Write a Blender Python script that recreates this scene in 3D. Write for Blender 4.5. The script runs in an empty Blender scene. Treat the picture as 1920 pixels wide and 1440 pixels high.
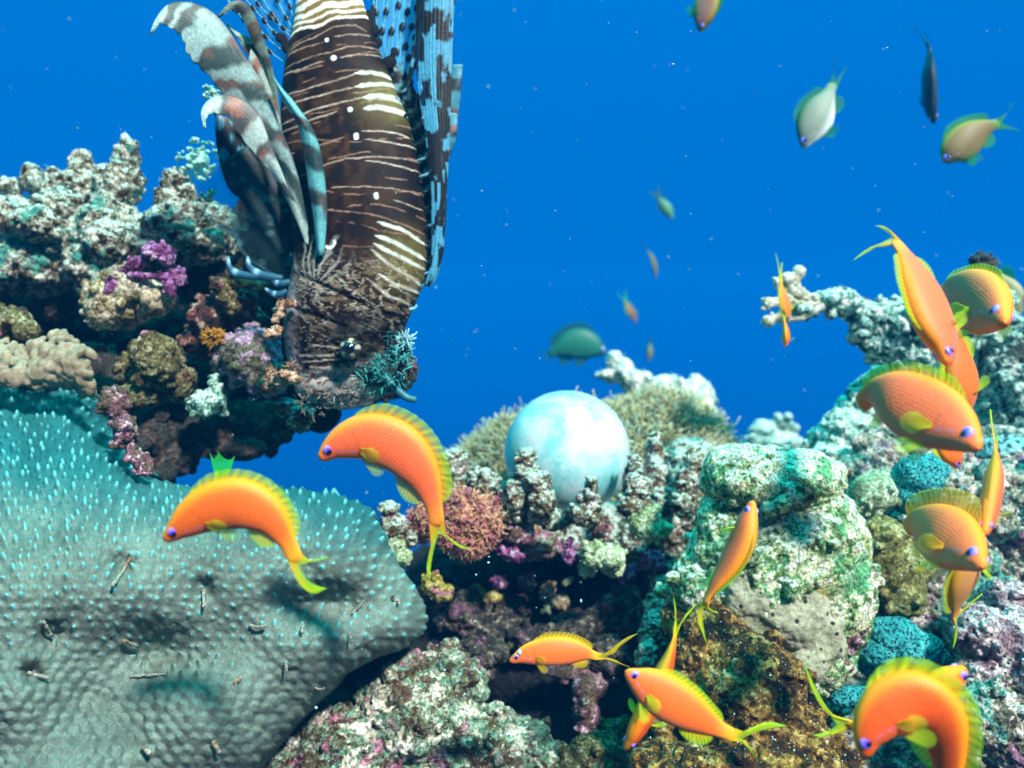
import bpy, bmesh, math, random
import numpy as np
from mathutils import Vector, Matrix
random.seed(7); RNG = np.random.default_rng(11)
SC = bpy.context.scene
# ------------------------------------------------------------------ camera, world, sun, exposure
K = math.tan(math.radians(30)) / 960.0           # one photo pixel at one metre
cam = bpy.data.cameras.new('camera'); camo = bpy.data.objects.new('camera', cam)
SC.collection.objects.link(camo); SC.camera = camo
camo.rotation_euler = (math.radians(90), 0, 0)
cam.sensor_width = 36; cam.angle = math.radians(60); cam.clip_start = 0.01; cam.clip_end = 200
cam.dof.use_dof = True; cam.dof.focus_distance = 0.53; cam.dof.aperture_fstop = 6.8
W = bpy.data.worlds.new('World'); SC.world = W; W.use_nodes = True
nt = W.node_tree; nt.nodes.clear()
def _n(nt, t, **k):
    n = nt.nodes.new(t)
    for a, b in k.items(): setattr(n, a, b)
    return n
SUN_AZ, SUN_EL = math.radians(145), math.radians(41)
tc = _n(nt, 'ShaderNodeTexCoord'); sep = _n(nt, 'ShaderNodeSeparateXYZ'); ramp = _n(nt, 'ShaderNodeValToRGB')
mr = _n(nt, 'ShaderNodeMapRange'); bg = _n(nt, 'ShaderNodeBackground'); out = _n(nt, 'ShaderNodeOutputWorld')
mr.inputs[1].default_value = -1; mr.inputs[2].default_value = 1
sky = _n(nt, 'ShaderNodeTexSky'); sky.sky_type = 'NISHITA'; sky.sun_disc = False
sky.sun_elevation = SUN_EL; sky.sun_rotation = SUN_AZ
L = nt.links.new
L(tc.outputs['Generated'], sep.inputs[0]); L(sep.outputs['Z'], mr.inputs[0]); L(mr.outputs[0], ramp.inputs[0])
cr = ramp.color_ramp; e = cr.elements
e[0].position = 0.0; e[0].color = (0, .002, .008, 1)
e[1].position = 1.0; e[1].color = (.03, 3.0, 2.7, 1)
for p, c in ((.28, (0, .02, .05)), (.42, (0, .036, .19)), (.47, (.0, .048, .24)), (.55, (0, .074, .315)), (.70, (0, .108, .39)), (.79, (.0, .80, .92))):
    q = e.new(p); q.color = (*c, 1)
mul = _n(nt, 'ShaderNodeMix', data_type='RGBA', blend_type='ADD'); mul.inputs[0].default_value = 1
skt = _n(nt, 'ShaderNodeMix', data_type='RGBA', blend_type='MULTIPLY'); skt.inputs[0].default_value = 1
up = _n(nt, 'ShaderNodeMapRange'); up.inputs[1].default_value = .5; up.inputs[2].default_value = 1.0
upc = _n(nt, 'ShaderNodeMix', data_type='RGBA'); upc.inputs[6].default_value = (0, 0, 0, 1); upc.inputs[7].default_value = (.0, .10, .12, 1)
L(sep.outputs['Z'], up.inputs[0]); L(up.outputs[0], upc.inputs[0])
L(sky.outputs[0], skt.inputs[6]); L(upc.outputs[2], skt.inputs[7])
L(ramp.outputs[0], mul.inputs[6]); L(skt.outputs[2], mul.inputs[7])
# world dimmed behind the viewer to cut fill light and deepen the reef's shade
aft = _n(nt, 'ShaderNodeMapRange'); aft.inputs[1].default_value = -.5; aft.inputs[2].default_value = .35; aft.inputs[3].default_value = .35; aft.inputs[4].default_value = 1
L(sep.outputs['Y'], aft.inputs[0]); afs = _n(nt, 'ShaderNodeVectorMath', operation='SCALE'); L(mul.outputs[2], afs.inputs[0]); L(aft.outputs[0], afs.inputs['Scale'])
L(afs.outputs[0], bg.inputs[0]); bg.inputs[1].default_value = 1.0; L(bg.outputs[0], out.inputs[0])
sl = bpy.data.lights.new('sun', 'SUN'); so = bpy.data.objects.new('sun', sl); SC.collection.objects.link(so)
sl.energy = 4.9; sl.angle = math.radians(5); sl.color = (1, .96, .90)
SDIR = Vector((-.36, .62, -.60)).normalized()
so.rotation_euler = SDIR.to_track_quat('-Z', 'Y').to_euler()
SC.view_settings.view_transform = 'Standard'; SC.view_settings.look = 'None'
SC.view_settings.exposure = 0.78; SC.view_settings.gamma = 1
SC.cycles.use_denoising = True; SC.cycles.max_bounces = 5; SC.cycles.transparent_max_bounces = 16
SC.cycles.diffuse_bounces = 3; SC.cycles.volume_bounces = 0
# ------------------------------------------------------------------ helpers
def P(px, py, d): return Vector(((px - 960) * K * d, d, (720 - py) * K * d))
def PA(a):
    a = np.asarray(a, float); d = a[..., 2]
    return np.stack([(a[..., 0] - 960) * K * d, d, (720 - a[..., 1]) * K * d], -1)
def to_px(v): return 960 + v[..., 0] / (K * v[..., 1]), 720 - v[..., 2] / (K * v[..., 1])
_perm = np.random.default_rng(3).permutation(4096)
_val = np.random.default_rng(4).random(4096)
def vnoise(p):
    i = np.floor(p).astype(np.int64); f = p - i; f = f * f * (3 - 2 * f)
    def h(a, b, c):
        q = _perm[(i[..., 0] + a) & 4095]; q = _perm[(q + i[..., 1] + b) & 4095]
        return _val[_perm[(q + i[..., 2] + c) & 4095]]
    x, y, z = f[..., 0], f[..., 1], f[..., 2]
    l = lambda a, b, t: a + (b - a) * t
    return l(l(l(h(0,0,0), h(1,0,0), x), l(h(0,1,0), h(1,1,0), x), y), l(l(h(0,0,1), h(1,0,1), x), l(h(0,1,1), h(1,1,1), x), y), z)
def fbm(p, o=4):
    s = 0; a = .5; t = 0
    for k in range(o):
        s = s + a * vnoise(p * 2 ** k + 17.3 * k); t += a; a *= .5
    return s / t
def n2(x, y, s=1., o=4, z=0.): return fbm(np.stack([x * s, y * s, np.zeros_like(x) + z], -1), o)
def sstep(a, b, x):
    t = np.clip((x - a) / (b - a), 0, 1); return t * t * (3 - 2 * t)
def catmull(pts, ts):
    pts = np.asarray(pts, float); n = len(pts); u = np.clip(np.asarray(ts, float), 0, 1) * (n - 1)
    i = np.minimum(u.astype(int), n - 2); f = (u - i)[:, None]
    ext = np.vstack([2 * pts[0] - pts[1], pts, 2 * pts[-1] - pts[-2]])
    a, b, c, d = ext[i], ext[i + 1], ext[i + 2], ext[i + 3]
    return .5 * ((2 * b) + (c - a) * f + (2 * a - 5 * b + 4 * c - d) * f ** 2 + (3 * b - a - 3 * c + d) * f ** 3)
def prof(xs, ys, t):
    """smooth interpolation of a profile"""
    xs = np.asarray(xs, float); ys = np.asarray(ys, float); m = np.gradient(ys, xs)
    i = np.clip(np.searchsorted(xs, t) - 1, 0, len(xs) - 2); h = xs[i + 1] - xs[i]; s = (t - xs[i]) / h
    return ((1 + 2 * s) * (1 - s) ** 2 * ys[i] + s * (1 - s) ** 2 * h * m[i] + s * s * (3 - 2 * s) * ys[i + 1] + s * s * (s - 1) * h * m[i + 1])
def tag(o, label=None, cat=None, group=None, kind=None):
    if label: o['label'] = label
    if cat: o['category'] = cat
    if group: o['group'] = group
    if kind: o['kind'] = kind
    return o
def empty(name, loc):
    o = bpy.data.objects.new(name, None); SC.collection.objects.link(o); o.location = loc; o.empty_display_size = .01
    return o
def gfaces(nu, nv, wrap=False, off=0):
    f = []
    for i in range(nu - 1):
        for j in range(nv if wrap else nv - 1):
            a = i * nv + j; b = i * nv + (j + 1) % nv
            f.append((off + a, off + b, off + b + nv, off + a + nv))
    return f
def make(name, verts, faces, mat, parent=None, col=None, uv=None, smooth=True, solid=0, loc=None):
    verts = np.asarray(verts, float).reshape(-1, 3)
    if parent is not None: o0 = np.array(parent_world(parent))
    else: o0 = verts.mean(0) if loc is None else np.array(loc)
    me = bpy.data.meshes.new(name); me.from_pydata((verts - o0).tolist(), [], faces)
    if col is not None:
        c = np.asarray(col, float).reshape(len(verts), -1)
        if c.shape[1] == 3: c = np.hstack([c, np.ones((len(c), 1))])
        at = me.color_attributes.new('Col', 'FLOAT_COLOR', 'POINT'); at.data.foreach_set('color', c.ravel())
    if uv is not None:
        ul = me.uv_layers.new(name='UV'); vi = np.empty(len(me.loops), int); me.loops.foreach_get('vertex_index', vi)
        ul.data.foreach_set('uv', np.asarray(uv, float).reshape(-1, 2)[vi].ravel())
    me.materials.append(mat)
    if smooth: me.polygons.foreach_set('use_smooth', [True] * len(me.polygons))
    o = bpy.data.objects.new(name, me); SC.collection.objects.link(o)
    if parent is not None: o.parent = parent
    else: o.location = o0
    if solid:
        m = o.modifiers.new('thickness', 'SOLIDIFY'); m.thickness = solid; m.offset = 0
    return o
def parent_world(p):
    v = Vector((0, 0, 0))
    while p is not None: v += p.location; p = p.parent
    return v
# ------------------------------------------------------------------ materials
def newmat(name):
    m = bpy.data.materials.new(name); m.use_nodes = True; t = m.node_tree; b = t.nodes['Principled BSDF']
    return m, t, b
def vcol_mat(name, rough=.5, spec=.4, bump=0, bscale=400, scales=None, alpha=False, transl=0, noise_mix=.15, sss=0, sc_con=.30):
    m, t, b = newmat(name); l = t.links.new
    at = _n(t, 'ShaderNodeAttribute', attribute_name='Col'); tcn = _n(t, 'ShaderNodeTexCoord')
    nz = _n(t, 'ShaderNodeTexNoise'); nz.inputs['Scale'].default_value = bscale; nz.inputs['Detail'].default_value = 5
    l(tcn.outputs['Object'], nz.inputs['Vector'])
    mp = _n(t, 'ShaderNodeMapRange'); mp.inputs[1].default_value = .3; mp.inputs[2].default_value = .7
    mp.inputs[3].default_value = 1 - noise_mix; mp.inputs[4].default_value = 1 + noise_mix
    l(nz.outputs[0], mp.inputs[0])
    mx = _n(t, 'ShaderNodeVectorMath', operation='SCALE'); l(at.outputs['Color'], mx.inputs[0]); l(mp.outputs[0], mx.inputs['Scale'])
    cout = mx.outputs[0]; hsrc = nz.outputs[0]
    if scales:
        mg = _n(t, 'ShaderNodeMapping'); mg.inputs['Scale'].default_value = (scales[0], scales[1], 1)
        uvn = _n(t, 'ShaderNodeUVMap', uv_map='UV'); l(uvn.outputs[0], mg.inputs[0])
        vo = _n(t, 'ShaderNodeTexVoronoi'); vo.inputs['Scale'].default_value = 1; vo.inputs['Randomness'].default_value = .35
        l(mg.outputs[0], vo.inputs['Vector'])
        m2 = _n(t, 'ShaderNodeMapRange'); m2.inputs[1].default_value = .3; m2.inputs[2].default_value = .75
        m2.inputs[3].default_value = 1.07; m2.inputs[4].default_value = 1 - sc_con; l(vo.outputs['Distance'], m2.inputs[0])
        mx2 = _n(t, 'ShaderNodeVectorMath', operation='SCALE'); l(cout, mx2.inputs[0]); l(m2.outputs[0], mx2.inputs['Scale']); cout = mx2.outputs[0]
        hsrc = vo.outputs['Distance']
    l(cout, b.inputs['Base Color']); b.inputs['Roughness'].default_value = rough; b.inputs['Specular IOR Level'].default_value = spec
    if sss: b.inputs['Subsurface Weight'].default_value = sss; b.inputs['Subsurface Radius'].default_value = (.004, .002, .001); b.inputs['Subsurface Scale'].default_value = 1
    if bump:
        bp = _n(t, 'ShaderNodeBump'); bp.inputs['Strength'].default_value = bump; bp.inputs['Distance'].default_value = .0006
        if scales: bp.invert = True
        l(hsrc, bp.inputs['Height']); l(bp.outputs[0], b.inputs['Normal'])
    sh = b.outputs[0]; o = t.nodes['Material Output']
    if transl:
        tr = _n(t, 'ShaderNodeBsdfTranslucent'); l(cout, tr.inputs[0]); mm = _n(t, 'ShaderNodeMixShader'); mm.inputs[0].default_value = transl
        l(sh, mm.inputs[1]); l(tr.outputs[0], mm.inputs[2]); sh = mm.outputs[0]
    if alpha:
        tp = _n(t, 'ShaderNodeBsdfTransparent'); mm = _n(t, 'ShaderNodeMixShader'); l(at.outputs['Alpha'], mm.inputs[0])
        l(tp.outputs[0], mm.inputs[1]); l(sh, mm.inputs[2]); sh = mm.outputs[0]
    l(sh, o.inputs[0]); return m
def flat_mat(name, c, rough=.6, spec=.4, emit=None):
    m, t, b = newmat(name); b.inputs['Base Color'].default_value = (*c, 1); b.inputs['Roughness'].default_value = rough
    b.inputs['Specular IOR Level'].default_value = spec
    nz = _n(t, 'ShaderNodeTexNoise'); nz.inputs['Scale'].default_value = 500
    return m
def rock_mat(name, stops, patch=None, speck=None, holes=None, scale=60, bump=.8, rough=.85, fine=1.0, patch2=None, tops=None, crisp=.22, cont=1., dots=None):
    """stops: [(pos, colour)] mottling; patch/patch2: (colour, threshold, scale) blotches with a hard edge;
    speck: (colour, threshold) fine grains; holes: (colour, scale, radius) dark pits; tops: pale colour mixed in on upward faces"""
    m, t, b = newmat(name); l = t.links.new
    tcn = _n(t, 'ShaderNodeTexCoord'); ob = tcn.outputs['Object']
    def noise(s, det=6, dist=0, off=0, rgh=.6):
        n = _n(t, 'ShaderNodeTexNoise'); n.inputs['Scale'].default_value = s; n.inputs['Detail'].default_value = det
        n.inputs['Distortion'].default_value = dist; n.inputs['Roughness'].default_value = rgh
        if off:
            mp = _n(t, 'ShaderNodeMapping'); mp.inputs['Location'].default_value = (off, off * .7, -off); l(ob, mp.inputs[0]); l(mp.outputs[0], n.inputs['Vector'])
        else: l(ob, n.inputs['Vector'])
        return n.outputs[0]
    def mixc(f, a, c):
        x = _n(t, 'ShaderNodeMix', data_type='RGBA')
        l(f, x.inputs[0])
        if isinstance(a, tuple): x.inputs[6].default_value = (*a, 1)
        else: l(a, x.inputs[6])
        if isinstance(c, tuple): x.inputs[7].default_value = (*c, 1)
        else: l(c, x.inputs[7])
        return x.outputs[2]
    def thr(f, a, w=.03, lo=0., hi=1.):
        x = _n(t, 'ShaderNodeMapRange'); x.inputs[1].default_value = a - w; x.inputs[2].default_value = a + w; x.inputs[3].default_value = lo; x.inputs[4].default_value = hi
        l(f, x.inputs[0]); return x.outputs[0]
    base = noise(scale, 9, .6, rgh=.68)
    wv = _n(t, 'ShaderNodeTexNoise'); wv.inputs['Scale'].default_value = scale * 4; wv.inputs['Detail'].default_value = 4; l(ob, wv.inputs['Vector'])
    ws = _n(t, 'ShaderNodeVectorMath', operation='MULTIPLY_ADD'); l(wv.outputs['Color'], ws.inputs[0]); ws.inputs[1].default_value = (.9 / scale,) * 3; l(ob, ws.inputs[2])
    vc = _n(t, 'ShaderNodeTexVoronoi'); vc.inputs['Scale'].default_value = scale * 3.2 * fine; l(ws.outputs[0], vc.inputs['Vector'])
    cs = _n(t, 'ShaderNodeSeparateColor'); l(vc.outputs['Color'], cs.inputs[0])
    mxv = _n(t, 'ShaderNodeMath', operation='MULTIPLY_ADD'); l(cs.outputs[0], mxv.inputs[0]); mxv.inputs[1].default_value = crisp; l(base, mxv.inputs[2])
    mx3 = _n(t, 'ShaderNodeMath', operation='SUBTRACT'); l(mxv.outputs[0], mx3.inputs[0]); mx3.inputs[1].default_value = crisp * .5; base0 = base; base = mx3.outputs[0]
    r = _n(t, 'ShaderNodeValToRGB'); el = r.color_ramp.elements
    while len(el) > 1: el.remove(el[0])
    el[0].position = stops[0][0]; el[0].color = (*stops[0][1], 1)
    for p, c in stops[1:]:
        q = el.new(p); q.color = (*c, 1)
    l(base, r.inputs[0]); col = r.outputs[0]
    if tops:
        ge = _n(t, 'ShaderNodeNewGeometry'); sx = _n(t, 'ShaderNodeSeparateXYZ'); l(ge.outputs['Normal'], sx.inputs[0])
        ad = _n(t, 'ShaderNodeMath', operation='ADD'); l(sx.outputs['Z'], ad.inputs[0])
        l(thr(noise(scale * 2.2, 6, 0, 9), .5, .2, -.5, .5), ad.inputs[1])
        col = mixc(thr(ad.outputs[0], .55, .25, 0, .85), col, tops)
    for k, pt in enumerate((patch, patch2)):
        if pt: col = mixc(thr(noise(pt[2], 7, .8, 3.1 + 5 * k, .65), pt[1], .025, 0, .92), col, pt[0])
    fn = noise(scale * 7 * fine, 4, 0, 1.7, .7)
    dk = _n(t, 'ShaderNodeVectorMath', operation='SCALE'); l(col, dk.inputs[0]); l(thr(fn, .5, .16, 1 - .92 * cont, 1 + .70 * cont), dk.inputs['Scale']); col = dk.outputs[0]
    if speck: col = mixc(thr(noise(scale * 12 * fine, 2, 0, 4.4, .5), speck[1], .03), col, speck[0])
    h = _n(t, 'ShaderNodeMath', operation='MULTIPLY_ADD'); l(fn, h.inputs[0]); h.inputs[1].default_value = .7; l(base, h.inputs[2]); hh = h.outputs[0]
    if dots:
        dv = _n(t, 'ShaderNodeTexVoronoi'); dv.inputs['Scale'].default_value = dots[1]; l(ob, dv.inputs['Vector'])
        col = mixc(thr(dv.outputs['Distance'], dots[2], .03, 1, 0), col, dots[0])
    if holes:
        v = _n(t, 'ShaderNodeTexVoronoi'); v.inputs['Scale'].default_value = holes[1]; l(ob, v.inputs['Vector'])
        hm = thr(v.outputs['Distance'], holes[2], .05, 1, 0)
        col = mixc(hm, col, holes[0])
        s = _n(t, 'ShaderNodeMath', operation='SUBTRACT'); l(hh, s.inputs[0]); l(hm, s.inputs[1]); hh = s.outputs[0]
    l(col, b.inputs['Base Color']); b.inputs['Roughness'].default_value = rough; b.inputs['Specular IOR Level'].default_value = .25
    bp = _n(t, 'ShaderNodeBump'); bp.inputs['Strength'].default_value = bump; bp.inputs['Distance'].default_value = .003
    l(hh, bp.inputs['Height']); l(bp.outputs[0], b.inputs['Normal'])
    return m
# ------------------------------------------------------------------ rocks
def tex(kind, size, **k):
    t = bpy.data.textures.new(kind.lower(), kind); t.noise_scale = size
    for a, b in k.items(): setattr(t, a, b)
    return t
_bases = {}
def ico(sub):
    if sub not in _bases:
        bm = bmesh.new(); bmesh.ops.create_icosphere(bm, subdivisions=sub, radius=1)
        _bases[sub] = (np.array([v.co[:] for v in bm.verts]), [tuple(v.index for v in f.verts) for f in bm.faces]); bm.free()
    return _bases[sub]
def eval_mods(verts, faces, mods):
    me = bpy.data.meshes.new('tmp'); me.from_pydata(np.asarray(verts).tolist(), [], faces)
    o = bpy.data.objects.new('tmp', me); SC.collection.objects.link(o)
    for kind, a, b in mods:
        if kind == 'R':
            m = o.modifiers.new('r', 'REMESH'); m.mode = 'VOXEL'; m.voxel_size = a
        elif kind == 'S':
            m = o.modifiers.new('s', 'SMOOTH'); m.iterations = a; m.factor = b
        else:
            m = o.modifiers.new('d', 'DISPLACE'); m.texture = kind; m.strength = a; m.mid_level = b; m.texture_coords = 'GLOBAL'
    dg = bpy.context.evaluated_depsgraph_get(); ev = o.evaluated_get(dg)
    res = bpy.data.meshes.new_from_object(ev)
    bpy.data.objects.remove(o); bpy.data.meshes.remove(me)
    return res
def arr(me):
    a = np.empty(len(me.vertices) * 3); me.vertices.foreach_get('co', a); return a.reshape(-1, 3)
def nrm(me):
    a = np.empty(len(me.vertices) * 3); me.vertices.foreach_get('normal', a); return a.reshape(-1, 3)
def polys(me): return [tuple(p.vertices) for p in me.polygons]
def blob_mesh(blobs, sub=3):
    V, F = [], []; n = 0; bv, bf = ico(sub)
    for b in blobs:
        px, py, d, rx = b[:4]; ry = b[4] if len(b) > 4 else rx; rz = b[5] if len(b) > 5 else (rx + ry) / 2; rot = b[6] if len(b) > 6 else 0
        s = K * d; v = bv * np.array([rx * s, rz * s, ry * s])
        if rot:
            a = math.radians(rot); c, q = math.cos(a), math.sin(a)
            v = np.stack([v[:, 0] * c - v[:, 2] * q, v[:, 1], v[:, 0] * q + v[:, 2] * c], -1)
        v = v + np.array(P(px, py, d)); V.append(v); F += [(a + n, b_ + n, c_ + n) for a, b_, c_ in bf]; n += len(v)
    return np.vstack(V), F
def rock(name, label, cat, blobs, mat, vox=2.4, rough=(18, 7, 2.6), size=(60, 22, 8), lumps=0, lump_r=(4, 12), d=None, seed=1,
         pits=0, parent=None, group=None, smooth_it=0, kindv='CLOUDS'):
    """a natural reef rock: ellipsoids fused, lumps grown on it, then roughened at three sizes (all in photo pixels at its distance)"""
    d = d or float(np.mean([b[2] for b in blobs])); s = K * d
    V, F = blob_mesh(blobs)
    mods = [('R', vox * s * 1.6, 0), (tex('CLOUDS', size[0] * s, noise_depth=3), rough[0] * s * 2, .5)]
    rg = np.random.default_rng(seed)
    if lumps:
        me = eval_mods(V, F, mods); v = arr(me); no = nrm(me); F = polys(me); bpy.data.meshes.remove(me)
        idx = rg.integers(0, len(v), lumps); bv, bf = ico(2); VV = [v]; n = len(v)
        for i in idx:
            r = rg.uniform(*lump_r) ** 1.0 * s; st = rg.uniform(.7, 1.3, 3); q = v[i] + no[i] * r * rg.uniform(-.1, .6)
            VV.append(bv * r * st + q); F += [(a + n, b_ + n, c_ + n) for a, b_, c_ in bf]; n += len(bv)
        V = np.vstack(VV); mods = []
    mods += [('R', vox * s, 0)]
    if smooth_it: mods.append(('S', smooth_it, .5))
    mods += [(tex('CLOUDS', size[1] * s, noise_depth=4), rough[1] * s * 2, .5)]
    if pits: mods.append((tex('VORONOI', size[1] * s * .7), pits * s, .3))
    if rough[2]: mods.append((tex('CLOUDS', size[2] * s, noise_depth=2), rough[2] * s * 2, .5))
    me = eval_mods(V, F, mods); me.name = name
    v = arr(me); c = v.mean(0)
    if parent is not None: c = np.array(parent_world(parent))
    me.vertices.foreach_set('co', (v - c).ravel()); me.update()
    me.materials.clear(); me.materials.append(mat); me.polygons.foreach_set('use_smooth', [True] * len(me.polygons))
    o = bpy.data.objects.new(name, me); SC.collection.objects.link(o)
    if parent is not None: o.parent = parent
    else: o.location = c; tag(o, label, cat, group)
    return o

# ------------------------------------------------------------------ reef palette (base colours)
CREAM = (.62, .60, .45); WHITE = (.78, .80, .74); TEAL = (.04, .30, .24); DGREEN = (.025, .11, .06); BROWN = (.10, .05, .02)
DARK = (.012, .018, .016); OLIVE = (.20, .19, .05); PINK = (.42, .16, .24); PURPLE = (.26, .10, .26); MAGENTA = (.38, .06, .28)
GREY = (.33, .35, .29); SAND = (.45, .38, .26)
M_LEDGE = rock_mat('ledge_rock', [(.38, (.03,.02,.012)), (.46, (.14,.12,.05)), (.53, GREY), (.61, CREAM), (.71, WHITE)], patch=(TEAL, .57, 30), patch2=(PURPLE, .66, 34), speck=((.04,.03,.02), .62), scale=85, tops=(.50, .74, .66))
M_DARK = rock_mat('dark_rock', [(.35, DARK), (.5, (.03, .035, .03)), (.62, (.07, .05, .035)), (.75, (.16, .12, .10))], patch=(PURPLE, .66, 40), patch2=(OLIVE, .68, 30), speck=((.5, .5, .45), .78), scale=60)  # dark tones also stand in for shade in the ledge's recesses
M_BLACK = rock_mat('cave_shade_rock', [(.3, (.002, .003, .004)), (.6, (.007, .010, .011)), (.75, (.04, .035, .035))], patch=((.10, .05, .08), .70, 60), patch2=((.10, .12, .08), .72, 45), speck=((.4, .4, .36), .76), scale=60)  # near black tones stand in for shade in the hollows
M_PINK = rock_mat('pink_crust_rock', [(.35, (.04,.02,.02)), (.46, (.16, .07, .08)), (.55, (.32,.15,.2)), (.66, (.62, .46, .54))], patch=((.09,.06,.03), .55, 36), patch2=(CREAM, .64, 40), speck=(WHITE, .74), scale=70)
M_PURP = rock_mat('purple_crust', [(.35, (.05, .01, .05)), (.47, (.22, .05, .18)), (.57, (.40, .17, .38)), (.7, (.62, .50, .60))], speck=(WHITE, .76), scale=90)
M_CREAMR = rock_mat('cream_knob', [(.34, (.10, .08, .03)), (.45, (.28, .24, .12)), (.56, SAND), (.68, CREAM)], patch=((.16, .02, .02), .62, 45), patch2=(TEAL, .66, 30), speck=(WHITE, .76), scale=60)
M_OLIVE = rock_mat('olive_knob', [(.34, (.03,.015,.008)), (.46, (.08, .06, .02)), (.55, (.14, .13, .04)), (.68, (.40, .38, .24))], patch=(PINK, .60, 45), patch2=(TEAL, .62, 45), speck=(WHITE, .76), scale=80)
M_BOTTOM = rock_mat('mottled_rock', [(.34, (.035, .018, .012)), (.43, (.12, .10, .04)), (.50, (.10, .28, .19)), (.56, (.30, .30, .22)), (.63, CREAM), (.72, WHITE)], patch=((.36, .15, .22), .585, 30), patch2=((.08, .04, .02), .585, 42), dots=((.8, .8, .7), 300, .10), speck=(WHITE, .73), scale=48, bump=1)
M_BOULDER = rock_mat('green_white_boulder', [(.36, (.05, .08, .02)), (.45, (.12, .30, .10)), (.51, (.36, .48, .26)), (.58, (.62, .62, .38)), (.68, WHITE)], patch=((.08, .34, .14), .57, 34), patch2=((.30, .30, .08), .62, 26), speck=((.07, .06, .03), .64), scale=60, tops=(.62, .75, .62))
M_SPONGE = rock_mat('grey_sponge_skin', [(.3, (.20, .21, .13)), (.5, (.33, .34, .23)), (.7, (.44, .45, .33))], speck=((.12, .10, .06), .70), holes=((.02, .015, .012), 105, .17), scale=60, bump=.5, crisp=.06, cont=.35)
M_BROWN = rock_mat('brown_algae_rock', [(.36, (.008, .005, .002)), (.46, (.05, .025, .004)), (.54, (.17, .085, .012)), (.63, (.34, .22, .05)), (.78, (.5, .45, .3))], patch=((.40, .46, .36), .69, 40), speck=((.85, .85, .75), .72), scale=45, dots=((.7, .7, .6), 280, .085))
M_WALL = rock_mat('pale_wall_rock', [(.36, (.05, .035, .03)), (.45, (.16, .17, .11)), (.53, (.38, .38, .28)), (.61, (.60, .50, .48)), (.72, WHITE)], patch=((.30, .15, .24), .58, 28), patch2=((.08, .32, .26), .56, 24), holes=((.03, .03, .025), 130, .14), speck=((.08, .06, .04), .68), scale=75)
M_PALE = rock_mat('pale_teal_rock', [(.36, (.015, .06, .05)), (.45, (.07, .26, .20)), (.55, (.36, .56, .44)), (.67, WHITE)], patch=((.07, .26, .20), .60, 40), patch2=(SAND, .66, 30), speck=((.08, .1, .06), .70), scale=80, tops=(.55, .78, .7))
M_DOTGREEN = rock_mat('dotted_green_coral', [(.34, (.12, .20, .10)), (.5, (.30, .42, .26)), (.66, (.55, .66, .5))], holes=((.03, .05, .02), 190, .13), speck=(WHITE, .76), scale=60)
M_DOTOLIVE = rock_mat('dotted_olive_coral', [(.34, (.07, .07, .015)), (.5, (.18, .18, .05)), (.66, (.36, .38, .18))], holes=((.02, .015, .005), 170, .15), speck=(WHITE, .77), scale=60)
M_KNOB = rock_mat('mixed_knob', [(.36, (.03, .015, .008)), (.45, (.15, .075, .025)), (.53, (.13, .20, .12)), (.60, (.40, .42, .33)), (.70, WHITE)], patch=((.32, .13, .04), .62, 45), patch2=((.34, .13, .24), .62, 38), speck=(WHITE, .72), scale=95, tops=(.5, .66, .58))
M_LGREEN = rock_mat('pale_green_knob', [(.34, (.16, .24, .10)), (.5, (.38, .52, .30)), (.66, (.6, .72, .52))], patch=((.30, .12, .24), .68, 45), speck=(WHITE, .76), scale=90)
M_YELLOW = rock_mat('yellow_knob', [(.36, (.10, .08, .01)), (.5, (.36, .32, .04)), (.64, (.60, .56, .25))], patch=(PINK, .62, 60), speck=(WHITE, .74), scale=110)
M_BEIGE = rock_mat('beige_lobes', [(.3, (.13, .10, .06)), (.5, (.24, .19, .12)), (.7, (.36, .31, .22))], scale=50, bump=.25, rough=.6, fine=.6, crisp=.05, cont=.3)
M_FINGER = rock_mat('finger_coral_skin', [(.36, (.30, .30, .16)), (.5, (.55, .58, .42)), (.64, WHITE)], scale=90, bump=.8, crisp=.12, cont=.7, holes=((.2, .22, .14), 500, .2))
M_TEALC = rock_mat('teal_honeycomb_coral', [(.3, (.01, .20, .22)), (.5, (.03, .34, .36)), (.7, (.12, .55, .54))], scale=50, bump=1, crisp=.05, cont=.3, holes=((.002, .04, .05), 430, .36))
M_BRUSH = rock_mat('bushy_coral_skin', [(.3, (.10, .36, .30)), (.5, (.25, .55, .46)), (.7, (.65, .8, .7))], scale=60, bump=.3, crisp=.1, cont=.5)
# ------------------------------------------------------------------ the reef slope that carries everything
def reef_slope():
    n = 140; xs = np.linspace(-7, 7, n); ts = np.linspace(0, 1, n)
    X, T = np.meshgrid(xs, ts, indexing='ij'); Y = -1.6 + T * 9.0
    Z = np.where(Y < .7, -.62 - .10 * (1.0 - np.minimum(Y, .7)), -.62 - (Y - .7) * .95) + (fbm(np.stack([X * 2.2, Y * 2.2, X * 0], -1), 5) - .5) * .35
    v = np.stack([X, Y, Z], -1)
    o = make('reef_slope', v, gfaces(n, n), M_DARK); tag(o, kind='structure')
reef_slope()
RG = 'encrusted coral knobs round the ball'
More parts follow.
